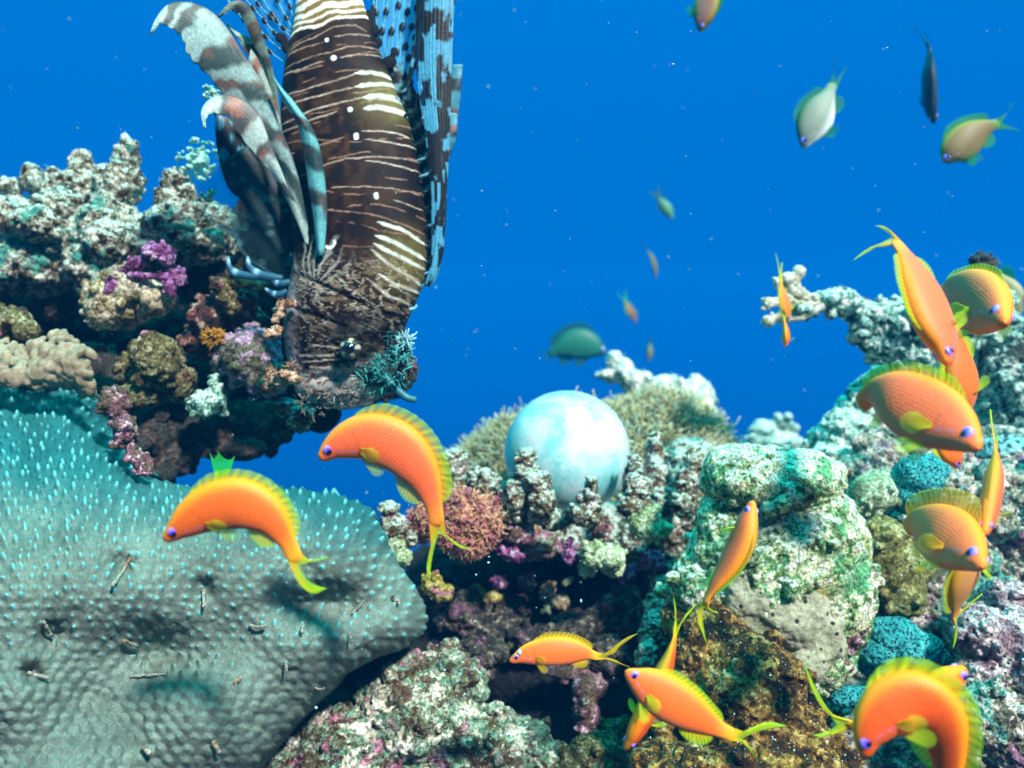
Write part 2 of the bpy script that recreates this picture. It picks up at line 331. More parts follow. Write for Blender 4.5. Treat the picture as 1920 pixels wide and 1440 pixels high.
# --- the bulk of the reef that the ledges grow from, reaching past the frame
rock('reef_mass', 'dark reef bulk behind the left ledge and under the grey coral', 'coral rock', [(-420, 700, 1.05, 330, 260, 220), (-150, 560, 1.08, 200, 110, 120), (-300, 1150, 1.0, 380, 420, 260), (150, 1250, 1.0, 380, 360, 220), (-60, 850, 1.05, 230, 180, 150), (500, 1500, 1.0, 330, 260, 220)],
     M_DARK, lumps=120, lump_r=(14, 40), rough=(26, 14, 5), size=(110, 40, 12), pits=10, vox=5, d=1.0, seed=33)
rock('reef_shoulder', 'pale reef shoulder carrying the right hand wall past the frame', 'coral rock', [(2150, 900, 1.0, 220, 330, 220), (2050, 1350, .95, 260, 330, 220), (1750, 1350, 1.0, 300, 300, 200), (1400, 1450, .95, 300, 300, 200), (2300, 1500, .95, 300, 400, 300)],
     M_PALE, lumps=120, lump_r=(14, 40), rough=(26, 14, 5), size=(110, 40, 12), pits=10, vox=5, d=.97, seed=34)
# --- left ledge
rock('reef_ledge', 'broad ledge of dead coral stubs jutting from the left under the blue water', 'coral rock', [
    (-60, 470, .80, 90, 110), (40, 440, .80, 75, 70), (60, 500, .78, 90, 55), (150, 450, .78, 75, 65), (210, 440, .77, 60, 70), (190, 500, .76, 70, 45), (290, 460, .77, 75, 55),
    (340, 420, .76, 45, 60), (390, 440, .78, 60, 60),
    (60, 330, .79, 20, 28), (66, 340, .79, 17, 34), (153, 310, .78, 19, 34, 19, 4), (152, 345, .78, 26, 40), (192, 335, .77, 14, 26), (236, 300, .77, 21, 42, 20, -5), (232, 345, .77, 28, 50), (215, 370, .77, 34, 36),
    (22, 352, .79, 19, 20), (105, 350, .77, 20, 30), (110, 390, .76, 38, 36), (8, 400, .75, 24, 30), (330, 345, .755, 24, 28), (318, 375, .755, 26, 30), (345, 372, .755, 20, 34), (295, 420, .745, 30, 28), (200, 455, .74, 40, 40), (70, 420, .745, 45, 28), (95, 375, .76, 20, 22)],
    M_LEDGE, lumps=110, lump_r=(3, 9), d=.77, rough=(9, 9, 4), pits=9, seed=2)
rock('ledge_underside', 'rock under the stub ledge between the coloured knobs, its shade coloured near black', 'coral rock', [(430, 500, .82, 80, 70), (500, 560, .84, 90, 80), (560, 640, .84, 80, 90), (600, 700, .84, 70, 60), (60, 560, .98, 160, 90), (330, 560, .96, 160, 80), (330, 640, .95, 150, 120), (120, 640, .97, 160, 80), (420, 740, .92, 150, 90), (400, 600, .90, 60, 50), (430, 520, .90, 90, 70), (480, 430, .87, 45, 60), (530, 480, .87, 50, 60)],
    M_DARK, lumps=110, lump_r=(5, 16), rough=(14, 9, 3), pits=6, d=.92, seed=32, vox=3)  # the ledge's shade is put into this dark colour
rock('purple_encrusted_rock', 'knob crusted with vivid purple and pink algae under the stub ledge', 'coral rock', [
    (205, 575, .70, 48, 44), (255, 545, .70, 58, 36), (290, 560, .70, 38, 34), (185, 555, .71, 30, 30)], M_CREAMR, lumps=35, lump_r=(5, 12), rough=(6, 5, 2), seed=3)
rock('purple_algae_crust', 'bright magenta crust ring with small tube mouths above the tan knob', 'algae crust', [
    (220, 520, .69, 26, 10, 14, 35), (255, 495, .69, 30, 14, 16, 30), (287, 470, .685, 20, 14), (312, 480, .69, 16, 22), (275, 518, .682, 40, 8, 10, -4), (318, 535, .685, 13, 26, 12, 15), (208, 540, .685, 20, 10, 12, 50), (330, 520, .70, 20, 16)],
    M_PURP, lumps=40, lump_r=(3, 7), rough=(3, 3, 1.5), seed=4, vox=1.8)
rock('olive_rock', 'olive and pink rock hanging under the ledge above the grey soft coral', 'coral rock', [
    (290, 672, .68, 46, 46), (328, 715, .70, 36, 38), (262, 738, .69, 38, 30), (235, 695, .70, 22, 28)], M_OLIVE, lumps=70, lump_r=(4, 12), rough=(6, 6, 2.5), seed=5)
rock('pink_rock_spur', 'pink crusted spur pointing down to the grey soft coral', 'coral rock', [
    (215, 760, .62, 26, 36, 26, 20), (235, 810, .61, 22, 34), (255, 858, .60, 16, 30, 16, 30), (272, 882, .60, 16, 10)], M_PINK, lumps=60, lump_r=(3, 9), rough=(4, 4, 2), seed=6, vox=2)
rock('red_brown_rock', 'dark red brown knob with an orange tuft beneath the ledge', 'coral rock', [
    (395, 595, .72, 40, 36), (440, 560, .72, 44, 26), (460, 600, .74, 40, 36), (370, 640, .73, 34, 26)], rock_mat('red_rock', [(.34, DARK), (.46, (.06, .02, .015)), (.56, (.16, .05, .05)), (.68, SAND)], patch=(PINK, .64, 45), speck=(WHITE, .75), scale=80), lumps=60, lump_r=(4, 11), rough=(6, 5, 2), seed=7)
rock('branch_rubble', 'pinkish cream branch of rubble just left of the lionfish gill', 'coral rock', [
    (415, 535, .70, 22, 16), (450, 530, .70, 30, 9), (480, 535, .70, 26, 9), (425, 560, .70, 18, 14), (440, 575, .70, 14, 12)], M_OLIVE, lumps=30, lump_r=(3, 7), rough=(3, 3, 1.5), seed=8, vox=2)
rock('violet_rock', 'round rock dusted violet and green below the lionfish gill', 'coral rock', [
    (470, 670, .70, 52, 54), (500, 710, .70, 44, 36), (430, 690, .72, 32, 44)], rock_mat('violet_rock', [(.34, (.04, .03, .02)), (.46, (.10, .13, .06)), (.56, (.20, .12, .18)), (.66, (.5, .40, .5))], patch=((.42, .26, .40), .55, 26), speck=(WHITE, .75), scale=80), lumps=80, lump_r=(4, 11), rough=(6, 6, 2.5), seed=9)
rock('orange_crust_rock', 'cream and orange crusted branch touching the lionfish chin', 'coral rock', [
    (520, 705, .68, 30, 16), (545, 700, .68, 22, 14), (500, 720, .68, 24, 14), (510, 625, .68, 14, 10), (528, 575, .68, 12, 14)], rock_mat('orange_crust', [(.36, BROWN), (.48, (.30, .14, .06)), (.58, (.5, .30, .18)), (.68, CREAM)], speck=(WHITE, .74), scale=90), lumps=70, lump_r=(3, 7), rough=(3, 4, 1.5), seed=10, vox=2)
rock('grey_lump', 'pale grey green lump at the foot of the ledge beside a pink streak', 'coral rock', [(380, 760, .69, 32, 24), (410, 745, .70, 16, 40, 16, 10)], M_PALE, lumps=30, lump_r=(4, 9), rough=(4, 4, 2), seed=12)
rock('mottled_lump', 'small mottled green brown lump under the lionfish chin', 'coral rock', [(562, 785, .70, 26, 26), (540, 765, .71, 24, 20)], M_KNOB, lumps=30, lump_r=(3, 8), rough=(4, 4, 2), seed=13)
rock('dark_rock_bulb', 'smooth black bulb hanging below the lionfish chin', 'coral rock', [(600, 775, .76, 42, 38), (650, 745, .78, 60, 20)], M_BLACK, rough=(4, 3, 1), seed=14)
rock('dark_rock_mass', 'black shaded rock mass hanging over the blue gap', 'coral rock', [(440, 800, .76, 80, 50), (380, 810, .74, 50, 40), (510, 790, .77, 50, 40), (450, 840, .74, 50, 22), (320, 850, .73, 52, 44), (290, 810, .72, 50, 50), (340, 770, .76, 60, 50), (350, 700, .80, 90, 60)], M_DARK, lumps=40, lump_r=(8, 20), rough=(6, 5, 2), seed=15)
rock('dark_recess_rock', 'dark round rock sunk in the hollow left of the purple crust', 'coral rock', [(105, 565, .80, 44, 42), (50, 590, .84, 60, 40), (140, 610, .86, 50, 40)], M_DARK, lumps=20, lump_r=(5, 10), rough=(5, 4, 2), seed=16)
rock('mossy_rock', 'small mossy green and pink rock at the left edge above the lobed coral', 'coral rock', [(20, 600, .70, 40, 22), (50, 620, .69, 26, 20), (-20, 610, .7, 40, 50)], M_OLIVE, lumps=40, lump_r=(4, 9), rough=(4, 4, 2), seed=17)
rock('jaw_shadow_rock', 'dark teal rock jutting to the right behind the lionfish snout', 'coral rock', [(690, 728, .75, 60, 26), (735, 705, .77, 40, 34), (640, 700, .80, 80, 60), (760, 690, .78, 22, 24)], M_DARK, lumps=40, lump_r=(4, 10), rough=(8, 7, 3), pits=5, seed=35)
# --- beige lobed coral
def lobed():
    rg = np.random.default_rng(5); bl = [(60, 700, .68, 110, 50), (-30, 700, .68, 90, 60)]
    for k in range(230):
        x = rg.uniform(-60, 172); top = 640 if x > 55 else 655; top -= 25 * math.exp(-((x - 115) / 45) ** 2) + 25 * math.exp(-((x - 5) / 30) ** 2) - 10
        y = rg.uniform(top, 722) + max(0, x - 130) * .5
        r = rg.uniform(6.5, 10.5); bl.append((x, y, .655 - .045 * math.sin(math.pi * min(1, max(0, (y - top) / 150 + .12))), r, r * rg.uniform(1, 1.9), r, rg.uniform(-60, 60)))
    rock('lobed_coral', 'beige coral of rounded finger lobes at the left edge', 'coral', bl, M_BEIGE, vox=1.5, rough=(1, 1, 0), smooth_it=2, seed=1)
lobed()
# --- big grey leather coral with pointed bumps
LE = np.array([(-60, 690), (60, 706), (120, 712), (165, 735), (190, 770), (215, 810), (245, 868), (268, 898), (310, 905), (360, 912), (400, 925), (450, 915), (500, 912), (545, 915), (600, 922), (650, 934), (690, 950), (712, 985), (735, 1040),
    (768, 1085), (790, 1122), (800, 1160), (792, 1192), (765, 1213), (715, 1232), (650, 1262), (600, 1310), (560, 1350), (520, 1395), (480, 1440), (440, 1500), (-60, 1560)], float)
def poly_dist(x, y, P_):
    d = np.full(x.shape, 1e9); ins = np.zeros(x.shape, bool); n = len(P_)
    for i in range(n):
        a, b = P_[i], P_[(i + 1) % n]; ab = b - a; L2 = ab @ ab
        t = np.clip(((x - a[0]) * ab[0] + (y - a[1]) * ab[1]) / L2, 0, 1)
        d = np.minimum(d, np.hypot(x - a[0] - t * ab[0], y - a[1] - t * ab[1]))
        c = ((a[1] > y) != (b[1] > y)); ins ^= c & (x < (b[0] - a[0]) * (y - a[1]) / (b[1] - a[1] + 1e-12) + a[0])
    return np.where(ins, d, -d)
M_LEATHER = vcol_mat('leather_coral_skin', rough=.75, spec=.2, bump=.5, bscale=700, noise_mix=.22)
def leather():
    st = 2.0; xs = np.arange(-60, 806, st); ys = np.arange(690, 1500, st)
    X, Y = np.meshgrid(xs, ys, indexing='ij')
    dist = poly_dist(X + 5 * np.sin(Y / 9.) * 0, Y, LE); R = 105.
    e = np.clip(dist, 0, R) / R; drop = 1 - np.sqrt(np.clip(1 - (1 - e) ** 2, 0, 1))
    # a long dome facing the camera whose upper half leans away
    D = .455 + .00016 * X + .0 * Y
    D = D + .16 * sstep(1130, 740, Y) ** 1.4 + .05 * (n2(X, Y, 1 / 190., 2) - .5) + .055 * drop
    hollow = lambda cx, cy, rx, ry: np.exp(-(((X - cx) / rx) ** 2 + ((Y - cy) / ry) ** 2))
    D = D + .036 * hollow(300, 1225, 84, 54) + .030 * hollow(605, 1135, 85, 38) + .012 * hollow(100, 1190, 26, 26) + .01 * hollow(560, 1065, 30, 25) + .012 * hollow(230, 1060, 26, 24) + .010 * hollow(385, 1105, 18, 20) + .012 * hollow(60, 1262, 26, 14)  # the two largest dents shape in the arched fishes' cast shadows
    # jittered hexagonal rows of points
    rg = np.random.default_rng(8); pts = []
    sp = 24.; row = 0; y = 680.
    while y < 1510:
        spy = sp * (.62 + .25 * (y - 690) / 800)
        for x in np.arange(-70, 820, sp * (.80 + .35 * (y - 690) / 800)): pts.append((x + (row % 2) * sp * .5 + rg.normal(0, 3.6), y + rg.normal(0, 3.2), rg.uniform(.35, 1.2)))
        y += spy; row += 1
    pts = np.array(pts); best = np.full(X.shape, 1e9); bi = np.zeros(X.shape, int)
    for k, (a, b, h) in enumerate(pts):
        i0, i1 = int((a - 30 + 60) / st), int((a + 30 + 60) / st) + 1; j0, j1 = int((b - 30 - 690) / st), int((b + 30 - 690) / st) + 1
        i0, j0 = max(i0, 0), max(j0, 0)
        if i1 <= 0 or j1 <= 0 or i0 >= X.shape[0] or j0 >= X.shape[1]: continue
        dd = np.hypot(X[i0:i1, j0:j1] - a, (Y[i0:i1, j0:j1] - b))
        m = dd < best[i0:i1, j0:j1]; best[i0:i1, j0:j1][m] = dd[m]; bi[i0:i1, j0:j1][m] = k
    hgt = pts[bi, 2]; lowz = sstep(1150, 1330, Y)                    # rounded scales low down, sharp points above
    cone = np.clip(1 - best / 8.5, 0, 1) ** 1.5 * hgt * (1 - .55 * lowz); scale = np.clip(1 - (best / 13.5) ** 2, 0, 1) * (.35 + .65 * lowz)
    pos = PA(np.stack([X, Y, D], -1))
    gx = np.gradient(pos, axis=0); gy = np.gradient(pos, axis=1); N = np.cross(gx, gy); N /= np.linalg.norm(N, axis=-1, keepdims=True) + 1e-12
    if N[..., 1].mean() > 0: N = -N
    upv = np.array([.05, -.35, 1.]) / 1.06; dirn = N * .75 + upv * .85
    pos = pos + dirn * (cone * 9.5 * K * .5)[..., None] + (N * .6 + upv * .55) * (scale * 8 * K * .5)[..., None] + N * ((n2(X, Y, 1 / 14., 3) - .5) * 8 * K * .5)[..., None]
    mot = n2(X, Y, 1 / 60., 4); base = np.array([.125, .180, .150]) * (.55 + .9 * mot)[..., None]
    tipc = np.array([.12, .50, .50]); tw = (.8 * sstep(.25, .6, cone + .4 * (n2(X, Y, 1 / 6., 2, 3.) - .5)) * (.12 + .88 * (1 - lowz)))[..., None]
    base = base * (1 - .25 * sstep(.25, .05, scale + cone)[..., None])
    teal = sstep(1010, 850, Y + 70 * (mot - .5) - .10 * X)[..., None]  # teal of the light from above put into the upper part's colour
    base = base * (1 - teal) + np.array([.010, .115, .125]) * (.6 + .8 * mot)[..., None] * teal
    col = base * (1 - tw) + tipc * tw
    keep = dist > 0; idx = -np.ones(X.shape, int); nu, nv = X.shape
    fk = keep[:-1, :-1] & keep[1:, :-1] & keep[1:, 1:] & keep[:-1, 1:]
    ii, jj = np.nonzero(fk); a = ii * nv + jj; F = np.stack([a, a + 1, a + nv + 1, a + nv], 1)
    used = np.unique(F); mp = np.zeros(nu * nv, int); mp[used] = np.arange(len(used)); F = mp[F]
    V = pos.reshape(-1, 3)[used]; C = col.reshape(-1, 3)[used]
    # give it a thick back: rim extruded away from the viewer
    from collections import Counter
    ed = Counter(); 
    for f in F:
        for q in range(4): ed[tuple(sorted((int(f[q]), int(f[(q + 1) % 4]))))] += 1
    rim = [k for k, c in ed.items() if c == 1]; rv = sorted({i for k in rim for i in k}); rm = {v: len(V) + n for n, v in enumerate(rv)}
    back = V[rv] * np.array([.97, 1, .97]) + np.array([-.01, .09, -.03]); VV = np.vstack([V, back]); CC = np.vstack([C, C[rv] * .8])
    Fl = [tuple(map(int, f)) for f in F] + [(a, b, rm[b], rm[a]) for a, b in rim]
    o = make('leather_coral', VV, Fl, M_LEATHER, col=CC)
    tag(o, 'huge grey leather coral covered with pointed teal bumps filling the lower left', 'soft coral')
    return X, Y, D
LX, LY, LD = leather()
def leather_d(px, py):
    i = int(np.clip((px + 60) / 2.0, 0, LX.shape[0] - 1)); j = int(np.clip((py - 690) / 2.0, 0, LX.shape[1] - 1)); return float(LD[i, j])
# twigs of debris stuck on the leather coral
def tube(path, rad, ns=6):
    path = np.asarray(path, float); n = len(path); rad = np.broadcast_to(rad, n)
    T = np.gradient(path, axis=0); T /= np.linalg.norm(T, axis=1, keepdims=True) + 1e-12
    ref = np.array([.3, -1, .2]); A = np.cross(T, ref); A /= np.linalg.norm(A, axis=1, keepdims=True) + 1e-12; B = np.cross(T, A)
    th = np.linspace(0, 2 * math.pi, ns, endpoint=False)
    V = path[:, None] + rad[:, None, None] * (np.cos(th)[None, :, None] * A[:, None] + np.sin(th)[None, :, None] * B[:, None])
    return V.reshape(-1, 3), gfaces(n, ns, True) + [tuple(range(ns))[::-1], tuple(range((n - 1) * ns, n * ns))]
M_TWIG = vcol_mat('debris', rough=.8, spec=.2, bump=.5, bscale=900, noise_mix=.4)
TW = [((245, 1045), (228, 1075), (210, 1100), 3.4, 'longest pale brown twig, below the snout of the arched orange fish'), ((381, 1105), (382, 1122), (382, 1140), 3.4, 'upright pale twig between the two dark hollows'),
      ((80, 1163), (88, 1178), (97, 1192), 3.2, 'pale twig stuck in the small round hollow at the left'), ((52, 1260), (70, 1267), (92, 1271), 3.2, 'white twig lying flat, lowest at the left'),
      ((230, 1200), (245, 1205), (258, 1212), 2.8, 'short brown twig above the big dark hollow'), ((245, 1268), (275, 1266), (310, 1263), 2.6, 'thin grey twig at the bottom of the big dark hollow'),
      ((468, 1172), (483, 1178), (499, 1172), 3.4, 'curved white twig in the middle of the grey coral'), ((660, 1150), (672, 1136), (684, 1127), 2.6, 'dark twig at the right end of the upper shadow hollow'),
      ((567, 1165), (569, 1176), (566, 1186), 3.6, 'stubby white twig under the upper shadow hollow'), ((655, 1187), (658, 1196), (659, 1202), 2.4, 'tiny pale twig right of the upper shadow hollow'),
      ((737, 1120), (743, 1126), (748, 1132), 4.6, 'stubby brown twig near the right tip of the grey coral'), ((440, 1280), (446, 1274), (452, 1268), 4.2, 'stubby tan twig right of the big dark hollow'),
      ((536, 1245), (536, 1252), (537, 1258), 2.8, 'tiny upright white twig low on the grey coral'), ((592, 1290), (600, 1294), (608, 1291), 2.4, 'white curved twig near the lower rim of the grey coral'),
      ((400, 1390), (405, 1400), (412, 1412), 4.2, 'brown twig at the very bottom edge of the grey coral'), ((268, 1400), (273, 1408), (282, 1412), 4.2, 'yellowish twig at the bottom of the grey coral')]
for k, (a, b, c, r, lab) in enumerate(TW):
    pth = []
    for t in np.linspace(0, 1, 12):
        q = np.array(a) * (1 - t) ** 2 + 2 * t * (1 - t) * np.array(b) + t * t * np.array(c); d0 = leather_d(*q) - .004 - .003 * t
        q = q + RNG.normal(0, .7, 2); pth.append(P(q[0], q[1], d0))
    V, F = tube(pth, r * K * .5 * RNG.uniform(.75, 1.25, 12), 7)
    shade = RNG.uniform(0, 1); t = np.repeat(np.linspace(0, 1, 12), 7)[:, None]
    cw = np.array([.42, .42, .35]); cb = np.array([.28, .18, .10]); C = cb * (1 - t) + cw * t if 'brown' in lab or 'tan' in lab or 'yellow' in lab else np.tile(cw, (84, 1)) * (1 - .3 * shade)
    if 'dark' in lab and 'hollow' not in lab: C = np.tile((.1, .09, .07), (84, 1))
    tag(make('twig', V, F, M_TWIG, col=np.asarray(C) * RNG.uniform(.35, 1.1, (len(V), 1))), lab, 'twig', 'debris twigs stuck on the grey coral')
# --- bottom centre rock
rock('mottled_boulder', 'mottled cream, green and pink boulder at the bottom centre beside the grey coral', 'coral rock', [
    (780, 1345, 0.67, 120, 120), (830, 1290, 0.68, 80, 72), (650, 1430, 0.65, 120, 110), (900, 1430, 0.66, 110, 100), (985, 1425, 0.66, 58, 76), (560, 1480, 0.64, 90, 90), (800, 1560, 0.63, 260, 130), (720, 1310, 0.67, 60, 60), (1020, 1480, 0.66, 60, 70)],
    M_BOTTOM, lumps=170, lump_r=(6, 18), rough=(14, 9, 3.2), pits=8, d=.66, seed=21, vox=2.2)
rock('pink_nodule', 'pink crusted nodule standing in the hollow left of the crossing orange fish', 'coral rock', [(1105, 1290, 0.70, 34, 26), (1100, 1340, 0.69, 26, 34), (1070, 1255, 0.72, 50, 16), (1130, 1262, 0.72, 30, 20)], M_PINK, lumps=40, lump_r=(4, 9), rough=(4, 4, 2), seed=22)
rock('brown_rubble_rock', 'brown rubble rock at the bottom edge below the crossing fish', 'coral rock', [(1120, 1420, 0.66, 60, 46), (1070, 1450, 0.66, 60, 50), (1200, 1480, .68, 120, 60), (1150, 1370, 0.70, 30, 24)], M_OLIVE, lumps=50, lump_r=(5, 12), rough=(6, 6, 2.4), seed=23)
rock('hollow_shade_rock', 'rock floor of the hollow under the small orange fish, its shade coloured black', 'coral rock', [(1000, 1260, 0.82, 150, 90), (1100, 1330, 0.80, 120, 90), (900, 1200, 0.86, 120, 60), (1150, 1200, 0.82, 70, 120), (1000, 1420, 0.74, 150, 80)], M_BLACK, lumps=30, lump_r=(8, 18), rough=(8, 6, 2), seed=24)  # hollow's shade carried by the near black colour
rock('gap_shade_rock', 'rock filling the gap between the grey coral and the mottled boulder, shade coloured in black', 'coral rock', [(600, 1380, .80, 260, 120), (760, 1240, .82, 140, 90), (820, 1180, .84, 90, 90), (450, 1480, .78, 260, 120)], M_BLACK, lumps=40, lump_r=(8, 20), rough=(10, 7, 3), seed=30, vox=3.2)  # filler coloured black for the shadow under the coral's rim
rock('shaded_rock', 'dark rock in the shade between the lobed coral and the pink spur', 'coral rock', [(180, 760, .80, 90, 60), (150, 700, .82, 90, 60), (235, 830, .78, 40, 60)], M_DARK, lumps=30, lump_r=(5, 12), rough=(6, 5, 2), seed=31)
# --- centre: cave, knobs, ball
rock('cave_back', 'back wall of the hollow below the turquoise ball, its shade coloured black', 'coral rock', [(1040, 1150, .98, 300, 150), (1000, 1060, .96, 240, 60), (860, 1120, .92, 110, 110), (1180, 1100, .94, 110, 130)], M_BLACK, lumps=60, lump_r=(8, 26), rough=(14, 8, 3), seed=25, vox=3.2)  # black stands in for the deep shade inside
rock('knob_shelf', 'overhanging shelf of encrusted knobs that holds the turquoise ball', 'coral rock', [
    (1060, 990, .84, 190, 46, 90), (880, 990, .82, 80, 44, 60), (1230, 990, .82, 80, 60, 70), (1000, 1010, .80, 60, 34), (1100, 1020, .79, 50, 34), (1200, 1020, .80, 50, 50), (920, 960, .84, 60, 60), (1300, 960, .82, 50, 100), (1290, 900, .86, 60, 80), (1250, 1080, .80, 36, 50)],
    M_KNOB, lumps=80, lump_r=(4, 11), rough=(10, 8, 4), pits=8, d=.81, seed=26)
rock('hollow_floor_rock', 'dim broken rock lumps along the floor of the black hollow', 'coral rock', [(930, 1185, 0.78, 60, 30), (1010, 1200, 0.76, 50, 26), (1090, 1180, 0.78, 60, 34), (1160, 1150, 0.78, 44, 40), (870, 1150, 0.78, 40, 40), (1140, 1230, 0.72, 40, 30), (900, 1225, 0.72, 50, 24), (1060, 1130, 0.82, 40, 24), (960, 1140, 0.82, 36, 24)],
     rock_mat('rubble', [(.36, (.006, .008, .008)), (.5, (.03, .03, .025)), (.6, (.10, .08, .06)), (.72, (.36, .34, .28))], patch=((.16, .07, .12), .60, 40), patch2=((.14, .16, .08), .62, 36), speck=(WHITE, .74), scale=80), lumps=120, lump_r=(4, 12), rough=(10, 8, 4), pits=9, d=.77, seed=36)
KN = [('white speckled knob left of the ball above the orange spiky coral', M_KNOB, [(850, 868, .76, 26, 26), (848, 895, .76, 28, 34)]),
      ('brown and white knob right of the orange spiky coral', M_KNOB, [(905, 905, .755, 26, 26), (915, 930, .76, 28, 34)]),
      ('tallest dark brown knob in front of the left part of the ball', M_KNOB, [(985, 862, .71, 17, 24), (985, 890, .71, 22, 30), (970, 930, .71, 24, 34), (965, 965, .72, 28, 24)]),
      ('purple brown knob leaning on the tallest one before the ball', M_KNOB, [(1010, 905, .70, 22, 26), (1015, 940, .70, 26, 26), (1010, 960, .71, 24, 20)]),
      ('slim green brown spire in front of the right part of the ball', M_KNOB, [(1108, 912, .71, 12, 20), (1104, 940, .71, 20, 26), (1098, 965, .71, 30, 22)]),
      ('mottled spire touching the right side of the ball', M_KNOB, [(1192, 880, .74, 16, 28), (1192, 915, .73, 24, 30), (1185, 945, .73, 32, 26)]),
      ('thin pale pillar right of the ball before the bushy anemone', M_KNOB, [(1228, 850, .80, 15, 40), (1230, 900, .79, 20, 46), (1240, 940, .78, 28, 30)]),
      ('brown tipped spire beside the big green white boulder', M_KNOB, [(1298, 870, .76, 16, 30), (1288, 905, .76, 22, 32), (1280, 940, .76, 24, 30)]),
      ('bright knob below the right spire with a dark hollow under it', M_LGREEN, [(1215, 968, .72, 24, 20), (1220, 990, .72, 34, 20), (1200, 985, .72, 20, 16)]),
      ('pale green lobed knob over the black hollow', M_LGREEN, [(1115, 1040, .71, 26, 24), (1145, 1045, .71, 26, 26), (1105, 1062, .72, 18, 18), (1150, 1065, .72, 22, 16)]),
      ('pink and white knob above the pale green one', M_PINK, [(1125, 985, .72, 22, 18), (1120, 1010, .73, 20, 14)]),
      ('white and pink round knob right of the orange spiky coral base', M_PINK, [(975, 998, .72, 26, 26), (955, 1015, .73, 20, 18)]),
      ('magenta nodule below the white pink knob', M_PURP, [(955, 1035, .72, 22, 14), (970, 1042, .72, 12, 10)]),
      ('small magenta stalk in the middle of the shelf', M_PURP, [(1068, 1018, .72, 6, 16), (1070, 1042, .72, 13, 15)]),
      ('purple crusted bump at the right of the hollow', M_PURP, [(1225, 1052, .74, 20, 16), (1240, 1065, .74, 14, 12)]),
      ('purple nodule below the pale green knob', M_PURP, [(1170, 1078, .75, 18, 14), (1185, 1072, .75, 12, 14)]),
      ('yellow green two lobed knob on the black hollow wall', M_YELLOW, [(893, 1118, .80, 22, 18), (925, 1120, .80, 14, 11), (905, 1132, .80, 18, 10)]),
      ('small magenta ball on the black hollow wall', M_PURP, [(938, 1094, .80, 15, 12)]),
      ('small white pink knob on the hollow wall', M_PINK, [(988, 1090, .80, 14, 16)]),
      ('tan knob in the middle of the black hollow', M_CREAMR, [(1030, 1105, .80, 14, 14), (1048, 1128, .80, 18, 12), (1025, 1120, .80, 12, 10)]),
      ('tiny cream pebble in the black hollow', M_LGREEN, [(1064, 1090, .80, 7, 6)]), ('tiny pale knob low in the black hollow', M_LGREEN, [(1026, 1142, .80, 7, 7)]),
      ('cream brown knob at the right of the black hollow', M_CREAMR, [(1185, 1110, .80, 17, 12)]),
      ('green and brown knob at the right tip of the grey coral', M_YELLOW, [(812, 1095, .70, 20, 22), (830, 1110, .70, 18, 16)]),
      ('teal and brown knob left of the orange spiky coral', M_KNOB, [(730, 955, .70, 20, 14), (740, 985, .70, 24, 22), (760, 1005, .71, 22, 22)]),
      ('green smooth knob below the teal brown one', M_LGREEN, [(742, 1020, .70, 16, 24), (755, 1045, .70, 18, 14)]),
      ('brown spire base under the ball at its left', M_KNOB, [(935, 960, .74, 22, 22), (1035, 975, .74, 24, 20)]),
      ('pale speck knob at the lower right of the hollow', M_KNOB, [(1240, 1100, .74, 22, 26), (1235, 1140, .73, 26, 30), (1225, 1200, .70, 26, 50), (1215, 1240, .68, 24, 40)])]
for k, (lab, m, bl) in enumerate(KN):
    mx = max(b[3] for b in bl); rock('coral_knob', lab, 'coral knob', bl, m, lumps=int(6 + mx * .6), lump_r=(2.5, max(4, mx * .26)), rough=(mx * .25, 5.5 if mx > 10 else 2, 3 if mx > 10 else 1), pits=4, size=(40, 16, 6), vox=1.7, seed=40 + k, group=RG)
M_BALL = None
